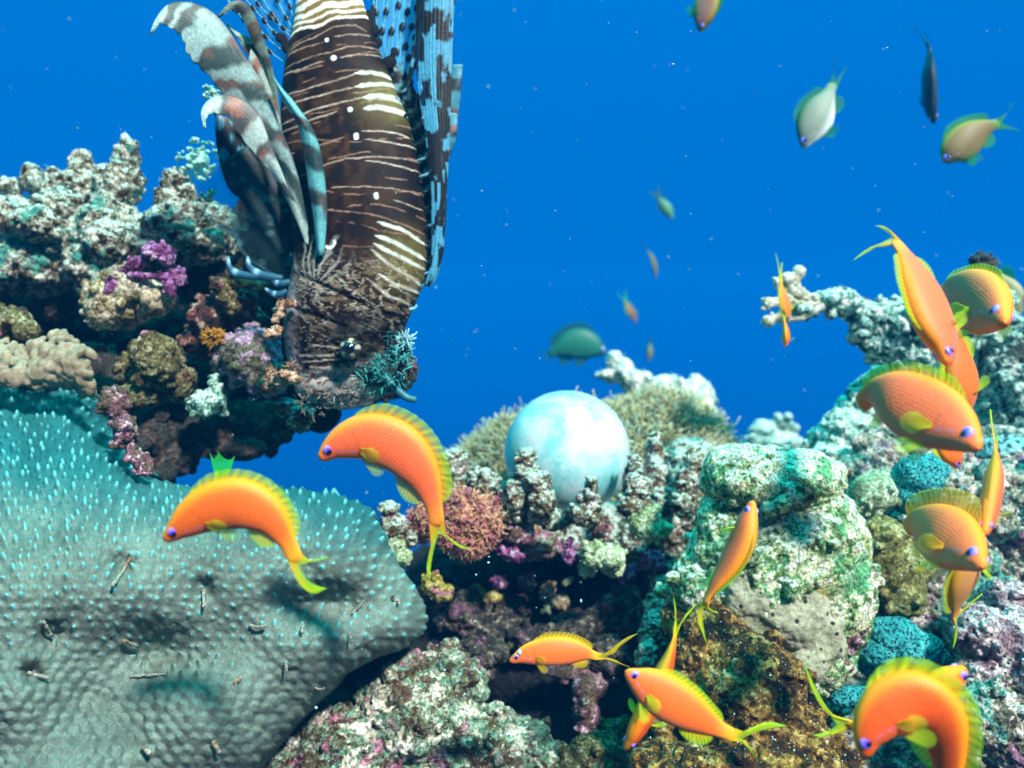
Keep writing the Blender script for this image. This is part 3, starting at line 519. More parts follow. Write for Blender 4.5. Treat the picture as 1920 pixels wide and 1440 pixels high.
def ball():
    m, t, b = newmat('ball_skin'); l = t.links.new; tcn = _n(t, 'ShaderNodeTexCoord')
    n = _n(t, 'ShaderNodeTexNoise'); n.inputs['Scale'].default_value = 19; n.inputs['Detail'].default_value = 9; n.inputs['Roughness'].default_value = .68; n.inputs['Distortion'].default_value = .25
    l(tcn.outputs['Object'], n.inputs['Vector']); r = _n(t, 'ShaderNodeValToRGB'); el = r.color_ramp.elements
    el[0].position = .26; el[0].color = (.14, .50, .52, 1); el[1].position = .66; el[1].color = (.64, .62, .66, 1)
    for p, c in ((.42, (.24, .60, .62)), (.49, (.42, .66, .69)), (.56, (.54, .64, .67))):
        q = el.new(p); q.color = (*c, 1)
    l(n.outputs[0], r.inputs[0])
    n2_ = _n(t, 'ShaderNodeTexNoise'); n2_.inputs['Scale'].default_value = 320; n2_.inputs['Detail'].default_value = 4; l(tcn.outputs['Object'], n2_.inputs['Vector'])
    mp = _n(t, 'ShaderNodeMapRange'); mp.inputs[1].default_value = .35; mp.inputs[2].default_value = .65; mp.inputs[3].default_value = .9; mp.inputs[4].default_value = 1.05; l(n2_.outputs[0], mp.inputs[0])
    s = _n(t, 'ShaderNodeVectorMath', operation='SCALE'); l(r.outputs[0], s.inputs[0]); l(mp.outputs[0], s.inputs['Scale'])
    lw = _n(t, 'ShaderNodeLayerWeight'); lw.inputs[0].default_value = .35
    mc = _n(t, 'ShaderNodeMix', data_type='RGBA'); l(s.outputs[0], mc.inputs[6]); mc.inputs[7].default_value = (.10, .66, .72, 1); l(lw.outputs['Facing'], mc.inputs[0])
    l(s.outputs[0], b.inputs['Base Color']); b.inputs['Roughness'].default_value = .36; b.inputs['Specular IOR Level'].default_value = .5
    b.inputs['Coat Weight'].default_value = .5; b.inputs['Coat Roughness'].default_value = .12; b.inputs['Subsurface Weight'].default_value = .25
    b.inputs['Subsurface Radius'].default_value = (.004, .012, .012); b.inputs['Subsurface Scale'].default_value = 1
    bv, bf = ico(6); r_ = 117 * K * .80; c = P(1063, 849, .80)
    v = bv * (1 + .012 * (fbm(bv * 2.2 + 5, 2) - .5)[:, None]) * r_ + np.array(c)
    o = make('turquoise_ball', v, bf, m); tag(o, 'large smooth turquoise and white ball resting among the encrusted knobs', 'ball')
ball()
# --- bushy anemone mound behind the ball
def strands(n, centre, radii, rg, ln, rad, colf, spread=.5, hemi=-.2, jit=.0, seg=3):
    V, F, C = [], [], []; k = 0; c = np.array(centre)
    while k < n:
        u = rg.normal(size=3); u /= np.linalg.norm(u)
        if u[2] < hemi or u[1] > .55: continue
        p = c + u * radii * (1 + rg.normal(0, .02)); nn = u / radii; nn /= np.linalg.norm(nn)
        dr = nn + rg.normal(0, spread, 3); dr /= np.linalg.norm(dr); L_ = ln * rg.uniform(.6, 1.3); bend = rg.normal(0, .4, 3) * L_
        ts = np.linspace(0, 1, seg + 1); path = p + dr * ts[:, None] * L_ + bend * (ts ** 2)[:, None]
        a = np.cross(dr, [.2, 1, .3]); a /= np.linalg.norm(a); b = np.cross(dr, a); o = len(V) * 0
        r = rad * (1 - .55 * ts); base = sum(len(x) for x in V)
        vv = np.concatenate([path[:, None] + r[:, None, None] * (math.cos(q) * a + math.sin(q) * b)[None, None] for q in (0, 2.1, 4.2)], 1).reshape(-1, 3)
        V.append(vv); F += [(base + i * 3 + j, base + i * 3 + (j + 1) % 3, base + i * 3 + 3 + (j + 1) % 3, base + i * 3 + 3 + j) for i in range(seg) for j in range(3)] + [(base + seg * 3, base + seg * 3 + 1, base + seg * 3 + 2)]
        C.append(np.repeat(colf(ts, rg), 3, 0)); k += 1
    return np.vstack(V), F, np.vstack(C)
M_STR = vcol_mat('tentacle', rough=.6, spec=.3, transl=.25, noise_mix=.1)
def bushy():
    c = P(1110, 915, 1.0); e_ = empty('bushy_anemone', c); tag(e_, 'wide mound of short yellow green tentacles behind the turquoise ball', 'anemone')
    rock('mound', None, None, [(1110, 915, 1.0, 262, 150, 200), (1240, 850, 1.0, 115, 105, 110), (1300, 900, .98, 90, 90), (900, 900, 1.0, 60, 60)], rock_mat('mound_skin', [(.35, (.06, .08, .03)), (.5, (.16, .17, .08)), (.65, (.30, .30, .18))], scale=60), rough=(10, 5, 1), parent=e_, vox=4)
    rg = np.random.default_rng(2)
    def cf(ts, rg):
        a = np.array([.16, .15, .05]) * rg.uniform(.5, 1.3); b = np.array([.72, .68, .38]) * rg.uniform(.6, 1.25)
        if rg.random() < .2: b = np.array([.55, .8, .7])
        return a * (1 - ts[:, None]) + b * ts[:, None]
    s = K * 1.0
    Vs, Fs, Cs = [], [], []; off = 0
    for (x, y, d, rx, ry, rz, n) in ((1110, 915, 1.0, 262, 152, 200, 7500), (1240, 850, 1.0, 118, 108, 110, 4200), (1300, 900, .98, 92, 92, 90, 2200), (900, 900, 1.0, 62, 62, 60, 700)):
        V, F, C = strands(n, P(x, y, d), np.array([rx, rz, ry]) * s, rg, 17 * s, 1.7 * s, cf, .75)
        Vs.append(V); Fs += [tuple(i + off for i in f) for f in F]; Cs.append(C); off += len(V)
    make('tentacle_mat', np.vstack(Vs), Fs, M_STR, e_, col=np.vstack(Cs))
bushy()
def spiky():
    c = P(868, 972, .70); e_ = empty('spiky_soft_coral', c); tag(e_, 'orange pink ball of spiky soft coral just left of the ball', 'soft coral')
    s = K * .70
    lobes = [(868, 958, .70, 40, 34, 34), (905, 985, .70, 32, 34, 30), (840, 990, .70, 30, 30, 28), (880, 1015, .70, 38, 26, 30), (800, 968, .71, 26, 26, 24), (795, 990, .72, 24, 22, 20), (925, 950, .72, 22, 22, 20), (845, 935, .72, 22, 18, 20)]
    rock('core', None, None, lobes, rock_mat('spiky_core', [(.35, (.16, .05, .05)), (.55, (.45, .16, .10)), (.7, (.75, .45, .28))], scale=90), rough=(5, 4, 2), parent=e_, vox=2.5)
    rg = np.random.default_rng(3)
    def cf(ts, rg):
        if cf.k: a, b = np.array([.60, .22, .12]), np.array([.95, .66, .40])
        else: a, b = np.array([.34, .10, .12]), np.array([.50, .17, .22])
        return (a * (1 - ts[:, None]) + b * ts[:, None]) * rg.uniform(.75, 1.2)
    Vs, Fs, Cs = [], [], []; off = 0
    for (x, y, d, rx, ry, rz) in lobes:
        n = int(rx * ry * .16); rad = np.array([rx, rz, ry]) * s; u = rg.normal(size=(n, 3)); u /= np.linalg.norm(u, axis=1, keepdims=True)
        for k in range(n):                                     # polyps: a stalk ending in a little star of spikes
            if u[k][1] > .4: continue
            p0 = np.array(P(x, y, d)) + u[k] * rad; nn = u[k] / rad; nn /= np.linalg.norm(nn); cf.k = rg.random() < .5 + .3 * math.sin(p0[0] * 900) * math.sin(p0[2] * 800)
            V, F, C = strands(7, p0, np.ones(3) * 1.6 * s, rg, (8.5 if cf.k else 5) * s, (1.25 if cf.k else 2.1) * s, cf, .45, hemi=-2, seg=2)
            V = V + nn * rg.uniform(2, 7) * s
            Vs.append(V); Fs += [tuple(i + off for i in f) for f in F]; Cs.append(C); off += len(V)
    make('spiky_polyps', np.vstack(Vs), Fs, M_STR, e_, col=np.vstack(Cs))
spiky()
rock('white_rock', 'white ragged rock rising behind the bushy anemone', 'coral rock', [(1150, 676, 1.14, 15, 20), (1165, 695, 1.14, 24, 22), (1145, 705, 1.14, 20, 12), (1195, 715, 1.14, 34, 22), (1240, 725, 1.15, 44, 20), (1285, 735, 1.15, 36, 22), (1305, 712, 1.15, 13, 12), (1318, 755, 1.15, 24, 44), (1250, 790, 1.15, 90, 60), (1200, 780, 1.15, 60, 50)],
     rock_mat('white_rock', [(.36, (.16, .34, .28)), (.48, (.5, .62, .55)), (.58, WHITE)], speck=((.1, .12, .08), .72), scale=80), lumps=70, lump_r=(4, 10), rough=(6, 5, 2), seed=70)
rock('distant_rock', 'small teal rock far off between the boulder and the arch', 'coral rock', [(1430, 808, 1.6, 26, 20), (1460, 795, 1.6, 20, 16), (1485, 803, 1.6, 16, 12), (1450, 830, 1.6, 60, 20)], M_PALE, lumps=30, lump_r=(4, 9), rough=(5, 5, 2), seed=71)
# --- right part of the reef
rock('green_white_boulder', 'big rounded boulder speckled green and white right of the ball', 'coral rock', [
    (1445, 900, .66, 132, 62, 110), (1400, 880, .66, 85, 48, 80), (1500, 895, .67, 85, 52, 80), (1440, 1060, .66, 150, 150, 110), (1520, 1030, .66, 105, 130, 100), (1560, 1110, .66, 76, 130, 90), (1380, 1020, .66, 80, 120, 80), (1330, 1110, .66, 72, 90, 70), (1500, 1200, .66, 110, 110, 90), (1300, 1130, .67, 52, 70)],
    M_BOULDER, lumps=34, lump_r=(6, 18), rough=(15, 6, 1.8), pits=3, d=.66, seed=72, vox=2.2)
rock('grey_sponge', 'smooth olive grey sponge with round dark holes grown over the boulder', 'sponge', [(1425, 1130, .632, 62, 80, 34, 20), (1480, 1150, .630, 80, 66, 36), (1535, 1195, .634, 52, 60, 34), (1400, 1090, .632, 46, 50, 30), (1505, 1245, .632, 66, 40, 30, 30)], M_SPONGE, rough=(12, 4, .6), size=(45, 20, 8), seed=73, vox=2)
rock('pink_ridge', 'pink purple ridge running up the right flank of the boulder', 'coral rock', [(1590, 1195, .64, 20, 46, 20, -20), (1560, 1250, .64, 24, 44, 24, -25), (1610, 1160, .64, 12, 20)], M_PINK, lumps=40, lump_r=(4, 9), rough=(5, 4, 2), seed=74)
rock('brown_algae_rock', 'brown rock with golden algae and white grains behind the crossing fish', 'coral rock', [
    (1330, 1220, .62, 80, 80), (1400, 1300, .60, 110, 110), (1310, 1350, .61, 110, 110), (1460, 1400, .59, 100, 90), (1380, 1450, .58, 200, 90), (1540, 1440, .60, 60, 60), (1290, 1170, .66, 50, 50)],
    M_BROWN, lumps=80, lump_r=(6, 20), rough=(12, 8, 3), pits=5, d=.6, seed=75, vox=2.3)
rock('white_spotted_wall', 'pale pitted reef wall with pink tints along the right edge', 'coral rock', [
    (1850, 1180, .74, 150, 150), (1920, 1050, .76, 150, 200), (1880, 1350, .70, 130, 150), (1790, 1380, .70, 110, 110), (1690, 1400, .70, 120, 90), (1720, 1160, .76, 110, 150), (1660, 1300, .74, 90, 60), (1800, 1000, .80, 150, 150), (1650, 1000, .80, 80, 180), (1980, 1300, .70, 100, 300), (1640, 1440, .68, 90, 60), (1570, 1300, .78, 90, 90), (1600, 1200, .80, 80, 120)],
    M_WALL, lumps=220, lump_r=(8, 26), rough=(20, 12, 3), pits=8, d=.73, seed=76, vox=2.6)
rock('pale_slope_rock', 'pale teal white rock slope below the arch', 'coral rock', [(1590, 830, .86, 62, 60), (1640, 790, .88, 70, 60), (1700, 770, .92, 110, 90), (1560, 870, .84, 55, 40), (1620, 900, .86, 80, 60), (1760, 860, .88, 100, 90), (1880, 820, .86, 90, 70), (1860, 890, .84, 90, 60)],
    M_PALE, lumps=110, lump_r=(6, 18), rough=(12, 8, 3), pits=7, d=.86, seed=77)
rock('reef_arch', 'teal and white coral arm reaching left over open water', 'coral rock', [
    (1885, 700, .84, 50, 90), (1890, 640, .84, 46, 50), (1850, 600, .84, 50, 34), (1800, 610, .84, 60, 46), (1740, 605, .84, 60, 44), (1690, 600, .84, 50, 38), (1640, 590, .84, 42, 26), (1600, 575, .84, 34, 22), (1565, 562, .84, 36, 22), (1530, 565, .84, 28, 12), (1500, 580, .83, 26, 12), (1660, 640, .85, 50, 34), (1700, 660, .85, 50, 30), (1620, 615, .84, 26, 22), (1900, 790, .84, 40, 60)],
    rock_mat('arch_rock', [(.35, (.01, .05, .045)), (.45, (.04, .20, .17)), (.54, (.26, .56, .48)), (.65, WHITE)], patch=(DARK, .60, 34), speck=(WHITE, .74), scale=85, tops=(.5, .72, .64)), lumps=140, lump_r=(5, 14), rough=(10, 7, 3), pits=5, d=.84, seed=78)
rock('dark_tuft_rock', 'small dark teal lump on top of the arch', 'coral rock', [(1842, 503, .86, 24, 28), (1850, 530, .86, 22, 28)], M_DARK, lumps=60, lump_r=(3, 7), rough=(4, 4, 3), seed=79, vox=1.8)
# finger coral at the tip of the arch
def fingers():
    e_ = empty('finger_coral', P(1500, 585, .83)); tag(e_, 'cream finger coral with knobbed white tips at the left end of the arch', 'coral')
    for pth, r in (([(1530, 560), (1500, 545), (1490, 525), (1497, 509)], 9), ([(1515, 560), (1485, 545), (1476, 524)], 10), ([(1530, 570), (1490, 568), (1460, 566), (1440, 569)], 9), ([(1520, 580), (1480, 590), (1455, 595), (1440, 602)], 9), ([(1500, 575), (1465, 545), (1458, 528)], 7), ([(1540, 575), (1500, 592), (1470, 596)], 10)):
        bl = [(q[0], q[1], .83, r * (.8 + .02 * i)) for i, q in enumerate(catmull(pth, np.linspace(0, 1, 14)))]; bl.append((*pth[-1], .83, r * 1.35))
        rock('finger', None, None, bl, M_FINGER, rough=(3, 3, 1.4), lumps=8, lump_r=(2, 4.5), parent=e_, vox=1.6)
fingers()
def honeycomb(name, label, blobs, mat, sp, amp, seed, lattice_=True):
    """rounded colony whose skin is a net of little cups"""
    d = float(np.mean([b[2] for b in blobs])); s = K * d; V, F = blob_mesh(blobs)
    t = tex('VORONOI', sp * s, distance_metric='DISTANCE')
    t.weight_1 = -1; t.weight_2 = 1; t.noise_intensity = 1.4
    me = eval_mods(V, F, [('R', 1.4 * s, 0), (tex('CLOUDS', 50 * s), 14 * s, .5), ('S', 6, .5), (t, -amp * s if not lattice_ else -amp * s, .3)])
    v = arr(me); c = v.mean(0); me.vertices.foreach_set('co', (v - c).ravel()); me.materials.append(mat); me.polygons.foreach_set('use_smooth', [True] * len(me.polygons))
    o = bpy.data.objects.new(name, me); SC.collection.objects.link(o); o.location = c; tag(o, label, 'coral'); return o
honeycomb('honeycomb_coral', 'round teal honeycomb coral behind the orange fish with the raised back fin', [(1722, 895, .70, 46, 44), (1700, 930, .70, 32, 34), (1745, 880, .71, 30, 30)], M_TEALC, 9, 7, 1)
honeycomb('honeycomb_coral', 'broad teal honeycomb coral below the fish with the trailing tail', [(1672, 1190, .66, 48, 32), (1710, 1215, .66, 56, 34), (1640, 1220, .66, 40, 30), (1745, 1235, .66, 34, 26), (1660, 1250, .67, 50, 26)], M_TEALC, 10, 8, 2)
honeycomb('honeycomb_coral', 'small teal honeycomb patch beside the brown rock', [(1590, 1308, .64, 32, 16), (1615, 1300, .65, 24, 14)], M_TEALC, 9, 7, 3)
honeycomb('honeycomb_coral', 'teal ridged coral at the right edge beneath the arch', [(1890, 850, .78, 60, 34), (1930, 900, .78, 60, 60), (1870, 880, .80, 40, 30)], rock_mat('pale_teal_coral', [(.3, (.06, .30, .32)), (.5, (.2, .5, .52)), (.7, (.5, .76, .76))], scale=50, bump=1, crisp=.05, cont=.3, holes=((.01, .08, .1), 200, .40)), 12, 8, 4)
rock('dotted_coral', 'pale green round coral dotted with dark pores, uppermost of the dotted trio', 'coral', [(1640, 925, .70, 44, 40), (1625, 935, .70, 34, 34), (1665, 905, .71, 30, 28)], M_DOTGREEN, rough=(8, 4, 1.5), seed=80, lumps=20, lump_r=(6, 12))
rock('dotted_coral', 'tall olive coral dotted with dark pores between boulder and fish', 'coral', [(1655, 1010, .68, 44, 44), (1665, 1060, .68, 50, 60), (1690, 1110, .68, 44, 50), (1650, 1110, .69, 36, 40), (1700, 1060, .70, 50, 50)], M_DOTOLIVE, rough=(8, 4, 1.5), seed=81, lumps=24, lump_r=(7, 14))
rock('purple_grey_rock', 'pinkish grey ridged rock at the lower right edge', 'coral rock', [(1850, 1190, .63, 60, 40), (1900, 1230, .63, 50, 90), (1840, 1270, .62, 34, 30, 30, 40), (1890, 1130, .66, 50, 40)], rock_mat('pinkgrey', [(.35, (.14, .07, .09)), (.46, (.30, .22, .26)), (.56, (.48, .40, .40)), (.68, WHITE)], holes=((.03, .02, .02), 120, .13), speck=((.1, .06, .05), .70), scale=80), lumps=90, lump_r=(5, 13), rough=(8, 8, 3), pits=8, seed=82)
rock('cream_pitted_rock', 'cream pitted rock between the lower honeycomb coral and the right edge', 'coral rock', [(1850, 1340, .60, 60, 60), (1900, 1400, .60, 60, 60), (1870, 1290, .62, 40, 30)], M_WALL, lumps=60, lump_r=(5, 13), rough=(8, 8, 3), pits=8, seed=83)
# bushy little coral behind the lionfish fin
def brush(label, cx, cy, d, r, seed, n):
    rg = np.random.default_rng(seed); bl = [(cx, cy, d, r * .5)]
    for k in range(n):
        a = rg.uniform(0, 2 * math.pi); q = r * math.sqrt(rg.uniform(0, 1)); z = rg.uniform(-.02, .02)
        x, y = cx + q * math.cos(a), cy + q * math.sin(a); bl.append((x, y, d + z, rg.uniform(3.2, 5.5)))
        for j in range(3):
            x2, y2 = x + rg.normal(0, 4), y - rg.uniform(0, 5); bl.append((x2, y2, d + z - .004, rg.uniform(2, 3.4)))
    rock('bushy_coral', label, 'coral', bl, M_BRUSH if seed != 3 else M_FINGER, vox=1.5, rough=(2, 2, 0), seed=seed)
brush('teal bushy coral behind the lionfish fin on top of the ledge', 372, 300, .76, 40, 1, 60)
brush('pale tuft of branching coral left of the lionfish upper fin', 400, 175, .74, 17, 2, 14)
brush('cream knobby coral seen just under the dark lionfish fin', 390, 372, .70, 16, 3, 8)
brush('yellowish knobby coral cluster seen through the clear edge of the dark lionfish fin', 405, 445, .71, 26, 3, 16)
# orange tuft
def tuft():
    rg = np.random.default_rng(9); s = K * .68
    V, F, C = strands(260, P(400, 632, .68), np.array([17, 10, 12]) * s, rg, 7 * s, 1.0 * s, lambda ts, r: np.array([.35, .14, .01]) * (1 - ts[:, None]) + np.array([.85, .45, .04]) * ts[:, None], .5, -2)
    tag(make('orange_tuft', V, F, M_STR, col=C), 'little orange tuft of polyps on the dark red brown knob', 'polyps')
tuft()
# short algae fuzz growing along the sunlit tops
def fuzz():
    rg = np.random.default_rng(12); V, F = [], []; n = 0
    for name, cnt, ln in (('reef_ledge', 2600, 8), ('green_white_boulder', 900, 5), ('white_rock', 500, 7), ('reef_arch', 900, 7), ('pale_slope_rock', 600, 6), ('dark_tuft_rock', 200, 6), ('mottled_boulder', 700, 5), ('knob_shelf', 500, 6)):
        o = bpy.data.objects[name]; v = arr(o.data) + np.array(o.location); no = nrm(o.data); ok = np.nonzero((no[:, 2] > .1) & (no[:, 1] < .5))[0]
        for i in rg.choice(ok, cnt):
            s = K * v[i][1]; dr = no[i] * .6 + rg.normal(0, .5, 3) + np.array([0, 0, .3]); L_ = rg.uniform(.3, 1) * ln * s; w = rg.normal(0, 1, 3); w *= .45 * s / np.linalg.norm(w); m = v[i] + dr * L_ * .5 + rg.normal(0, .15, 3) * L_
            V += [v[i] - w, v[i] + w, m + w * .7, m - w * .7, v[i] + dr * L_]; F += [(n, n + 1, n + 2, n + 3), (n + 3, n + 2, n + 4)]; n += 5
    o = make('algae_fuzz', V, F, flat_mat('algae_fuzz', (.30, .50, .40)), smooth=False); tag(o, 'short pale threads of algae on the rock tops', 'algae', kind='stuff')
fuzz()
def snow():
    rg = np.random.default_rng(13); bv, bf = ico(1); V, F = [], []; n = 0
    for k in range(420):
        d = rg.uniform(.35, 1.6); p = np.array(P(rg.uniform(-40, 1960), rg.uniform(-40, 1100) if k > 60 else rg.uniform(1000, 1440), d if k > 60 else .5)); r = rg.uniform(.4, 1.25) * K * d * (1 if k % 12 else 1.7)
        V.append(bv * r * rg.uniform(.5, 1.5, 3) + p); F += [tuple(i + n for i in f) for f in bf]; n += len(bv)
    o = make('drifting_specks', np.vstack(V), F, flat_mat('speck', (.35, .5, .55))); tag(o, 'fine pale specks drifting in the water', 'specks', kind='stuff')
snow()
# ------------------------------------------------------------------ orange reef fish
M_FISH = vcol_mat('fish_skin', rough=.5, spec=.3, bump=.3, bscale=900, scales=(75, 60), noise_mix=.07, sc_con=.20)
M_FIN = vcol_mat('fish_fin', rough=.5, spec=.2, alpha=True, transl=.35, noise_mix=.05)
M_EYE = vcol_mat('fish_eye', rough=.12, spec=.6, noise_mix=0)
M_PUP = flat_mat('fish_pupil', (.003, .004, .012), .06, .7)
ORANGE = dict(back=(.95, .30, .005), flank=(.84, .14, .018), belly=(.66, .17, .07), stripe=(.55, .20, .40), fin=(.42, .78, .02), fin2=(.92, .62, .005), eye=(.10, .05, .80), op=.74)
PINKO = dict(ORANGE, back=(.98, .27, .015), flank=(.92, .145, .045), belly=(.88, .27, .13), fin2=(.95, .42, .01))
RED = dict(ORANGE, back=(.95, .27, .005), flank=(.86, .10, .012), belly=(.75, .16, .04))
DUSK = dict(ORANGE, back=(.26, .22, .02), flank=(.17, .12, .04), belly=(.15, .18, .05), fin=(.02, .34, .07), fin2=(.04, .32, .06), eye=(.03, .08, .7))
GREENF = dict(ORANGE, back=(.008, .09, .07), flank=(.012, .15, .10), belly=(.02, .24, .24), stripe=(.04, .3, .3), fin=(.01, .13, .10), fin2=(.01, .12, .09), eye=(.03, .2, .4))
SILVER = dict(ORANGE, back=(.07, .15, .06), flank=(.20, .26, .20), belly=(.72, .80, .78), stripe=(.5, .55, .7), fin=(.015, .28, .12), fin2=(.02, .24, .09), eye=(.03, .10, .75))
DARKF = dict(ORANGE, back=(.01, .03, .06), flank=(.015, .06, .10), belly=(.10, .35, .45), stripe=(.05, .15, .2), fin=(.01, .10, .12), fin2=(.01, .06, .09), eye=(.02, .05, .1), op=.9)
PT = [0, .015, .05, .11, .2, .33, .45, .6, .75, .88, 1]
TOP = [0, .07, .135, .215, .345, .47, .50, .44, .30, .18, .14]
BOT = [0, .06, .12, .185, .295, .43, .475, .40, .245, .15, .14]
WID = [0, .06, .105, .15, .205, .245, .25, .215, .14, .075, .035]
def unit(v): return v / (np.linalg.norm(v, axis=-1, keepdims=True) + 1e-12)
def fin_mesh(name, root, tip, parent, pal, thick, rays=14, bulge=None, c0=None, c1=None, a0=.95, a1=None, nv=9):
    root = np.asarray(root); tip = np.asarray(tip); n = len(root); v = np.linspace(0, 1, nv)[None, :, None]
    G = root[:, None] * (1 - v) + tip[:, None] * v
    if bulge is not None: G = G + np.asarray(bulge)[:, None] * (v * (1 - v) * 4)
    u = np.linspace(0, 1, n)[:, None]; ray = .5 + .5 * np.cos(2 * math.pi * rays * u) + 0 * v[..., 0]
    c0 = np.array(c0 or pal['fin2']); c1 = np.array(c1 or pal['fin']); vv = np.broadcast_to(v[..., 0], ray.shape)
    col = (c0 * (1 - vv[..., None]) + c1 * vv[..., None]) * (.70 + .42 * ray[..., None]); a1 = pal['op'] * .52 if a1 is None else a1
    al = (a0 * (1 - vv) + a1 * vv) * (.60 + .40 * ray)
    return make(name, G, gfaces(n, nv), M_FIN, parent, col=np.concatenate([col, al[..., None]], -1), solid=thick)
def fish(label, pts, H, sign=1, roll=10, pal=ORANGE, up=None, lo=None, dorsal=1.0, group='orange fish swimming over the reef', notch=.35, fins=True, pect=(1, 1), name='reef_fish', spread=1., hidden_tail=False, pelvic=True):
    pts = np.asarray(pts, float); small = H < 36; N, M = (26, 14) if small else (64, 36)
    d0 = float(pts[:, 2].mean()); h = H * K * d0 * .93
    t = np.linspace(0, 1, N) ** 1.35; cpx = catmull(pts, t); C = PA(cpx)
    T = unit(np.gradient(C, axis=0)); 
    for _ in range(3): T = unit(np.vstack([T[:1], (T[:-2] + T[1:-1] + T[2:]), T[-1:]]))
    view = unit(C); per = sign * np.cross(view, T) * -1            # in-picture perpendicular of the spine
    per = unit(per); tow = -view; tow = unit(tow - (tow * T).sum(1, keepdims=True) * T)
    ro = np.interp(t, np.linspace(0, 1, len(np.atleast_1d(roll))), np.radians(np.atleast_1d(roll))) if np.ndim(roll) else np.full(N, math.radians(roll))
    Dv = unit(per * np.cos(ro)[:, None] + tow * np.sin(ro)[:, None]); Sv = unit(np.cross(T, Dv)); Dv = np.cross(Sv, T)
    if (Sv * tow).sum() < 0: near = -1
    else: near = 1
    tp, bt, wd = prof(PT, TOP, t) * h, prof(PT, BOT, t) * h, prof(PT, WID, t) * h
    th = np.linspace(0, 2 * math.pi, M, endpoint=False); cz, sn = np.cos(th), np.sin(th)
    yy = np.where(cz[None] > 0, tp[:, None] * cz[None], bt[:, None] * cz[None]); xx = wd[:, None] * np.sign(sn) * np.abs(sn)[None] ** .85
    V = C[:, None] + Dv[:, None] * yy[..., None] + Sv[:, None] * xx[..., None]
    V[0] = C[0] + (V[1] - C[1]) * .35; V[-1] = C[-1] + T[-1] * h * .05 + (V[-1] - C[-1]) * .25
    # mouth crease
    root = empty(name, tuple(C[N // 3])); tag(root, label, 'fish', group)
    tt = np.broadcast_to(t[:, None], yy.shape); s = np.broadcast_to(cz[None], yy.shape)
    bk, fl, be, stp = (np.array(pal[k]) for k in ('back', 'flank', 'belly', 'stripe'))
    w1 = sstep(.55, 1.0, s)[..., None]; w2 = sstep(-.35, -.98, s)[..., None] * sstep(1, .5, tt)[..., None]
    col = fl * (1 - w1) + bk * w1; col = col * (1 - w2) + be * w2
    tl = sstep(.78, 1, tt)[..., None]; col = col * (1 - tl) + (np.array(pal['fin2']) * .5 + fl * .5) * tl
    sc = -.02 - (tt - .11) * 2.4; w = np.exp(-((s - sc) / .06) ** 2) * sstep(.12, .14, tt) * sstep(.29, .24, tt); col = col * (1 - .6 * w[..., None]) + stp * .6 * w[..., None]
    w = sstep(.06, .0, tt)[..., None] * .35; col = col * (1 - w) + bk * w
    w = np.exp(-((s + .30 + tt * 2.) / .07) ** 2) * (tt < .06); col = col * (1 - .65 * w[..., None])
    gl = np.exp(-((tt - (.235 + .05 * (1 - s ** 2))) / .005) ** 2) * (np.abs(s) < .75); col = col * (1 - .22 * gl[..., None])
    uv = np.stack([tt, np.broadcast_to(th[None] / (2 * math.pi) * .8, tt.shape)], -1)
    F = gfaces(N, M, True) + [tuple(range(M))[::-1], tuple(range((N - 1) * M, N * M))]
    make('body', V, F, M_FISH, root, col=col, uv=uv)
    th_ = .0005 if not small else .0008
    # eyes
    ie = int(np.argmin(abs(t - .112))); re = .100 * h
    for sd in (1, -1):
        c = C[ie] + Dv[ie] * tp[ie] * .30 + Sv[ie] * sd * wd[ie] * .74
        bv, bf = ico(3); ax = Sv[ie] * sd; cs = bv @ ax
        v = (bv - np.outer(cs, ax) * .45) * re + c
        r = np.sqrt(np.clip(1 - cs ** 2, 0, 1)); ec = np.array(pal['eye']); g = sstep(.45, .75, r)[:, None]
        col = ec * (1 - g) + (ec * .55 + np.array([.30, .20, .32])) * g
        eo = make('eye', v, bf, M_EYE, root, col=col)
        if not small:
            pv = (bv - np.outer(cs, ax) * .7) * re * .52 + c + ax * re * .42 - Dv[ie] * re * .20 - T[ie] * re * .05
            make('pupil', pv, bf, M_PUP, eo)
    if not fins: return root
    # dorsal fin
    def along(a, b, n): return np.linspace(a, b, n)
    def at(arr_, x): return np.stack([np.interp(x, t, arr_[:, k]) for k in range(arr_.shape[1])], -1)
    u = along(.27, .87, 46 if not small else 12); rt = at(C, u) + at(Dv, u) * (np.interp(u, t, tp) * .93)[:, None]
    ph = (u - .27) / .6; hh = h * .235 * dorsal * (np.clip(ph * 6, 0, 1) ** .6) * (1 - .15 * ph) * np.clip((1 - ph) * 7, 0, 1) ** .55
    spk = 1 + .06 * np.where(ph < .55, np.abs(np.cos(ph * math.pi * 18)), 0)
    tpv = rt + unit(at(Dv, u) + at(T, u) * (.45 + .35 * ph)[:, None]) * (hh * spk)[:, None] + at(Sv, u) * (np.sin(ph * 9) * h * .012)[:, None]
    fin_mesh('dorsal_fin', rt, tpv, root, pal, th_, 27)
    u = along(.60, .82, 24 if not small else 8); rt = at(C, u) - at(Dv, u) * (np.interp(u, t, bt) * .92)[:, None]; ph = (u - .6) / .22
    hh = h * .30 * np.clip(np.sin(ph * math.pi * .85 + .25), 0, 1) ** .8
    fin_mesh('anal_fin', rt, rt + unit(-at(Dv, u) + at(T, u) * (.5 + .6 * ph)[:, None]) * hh[:, None], root, pal, th_, 9)
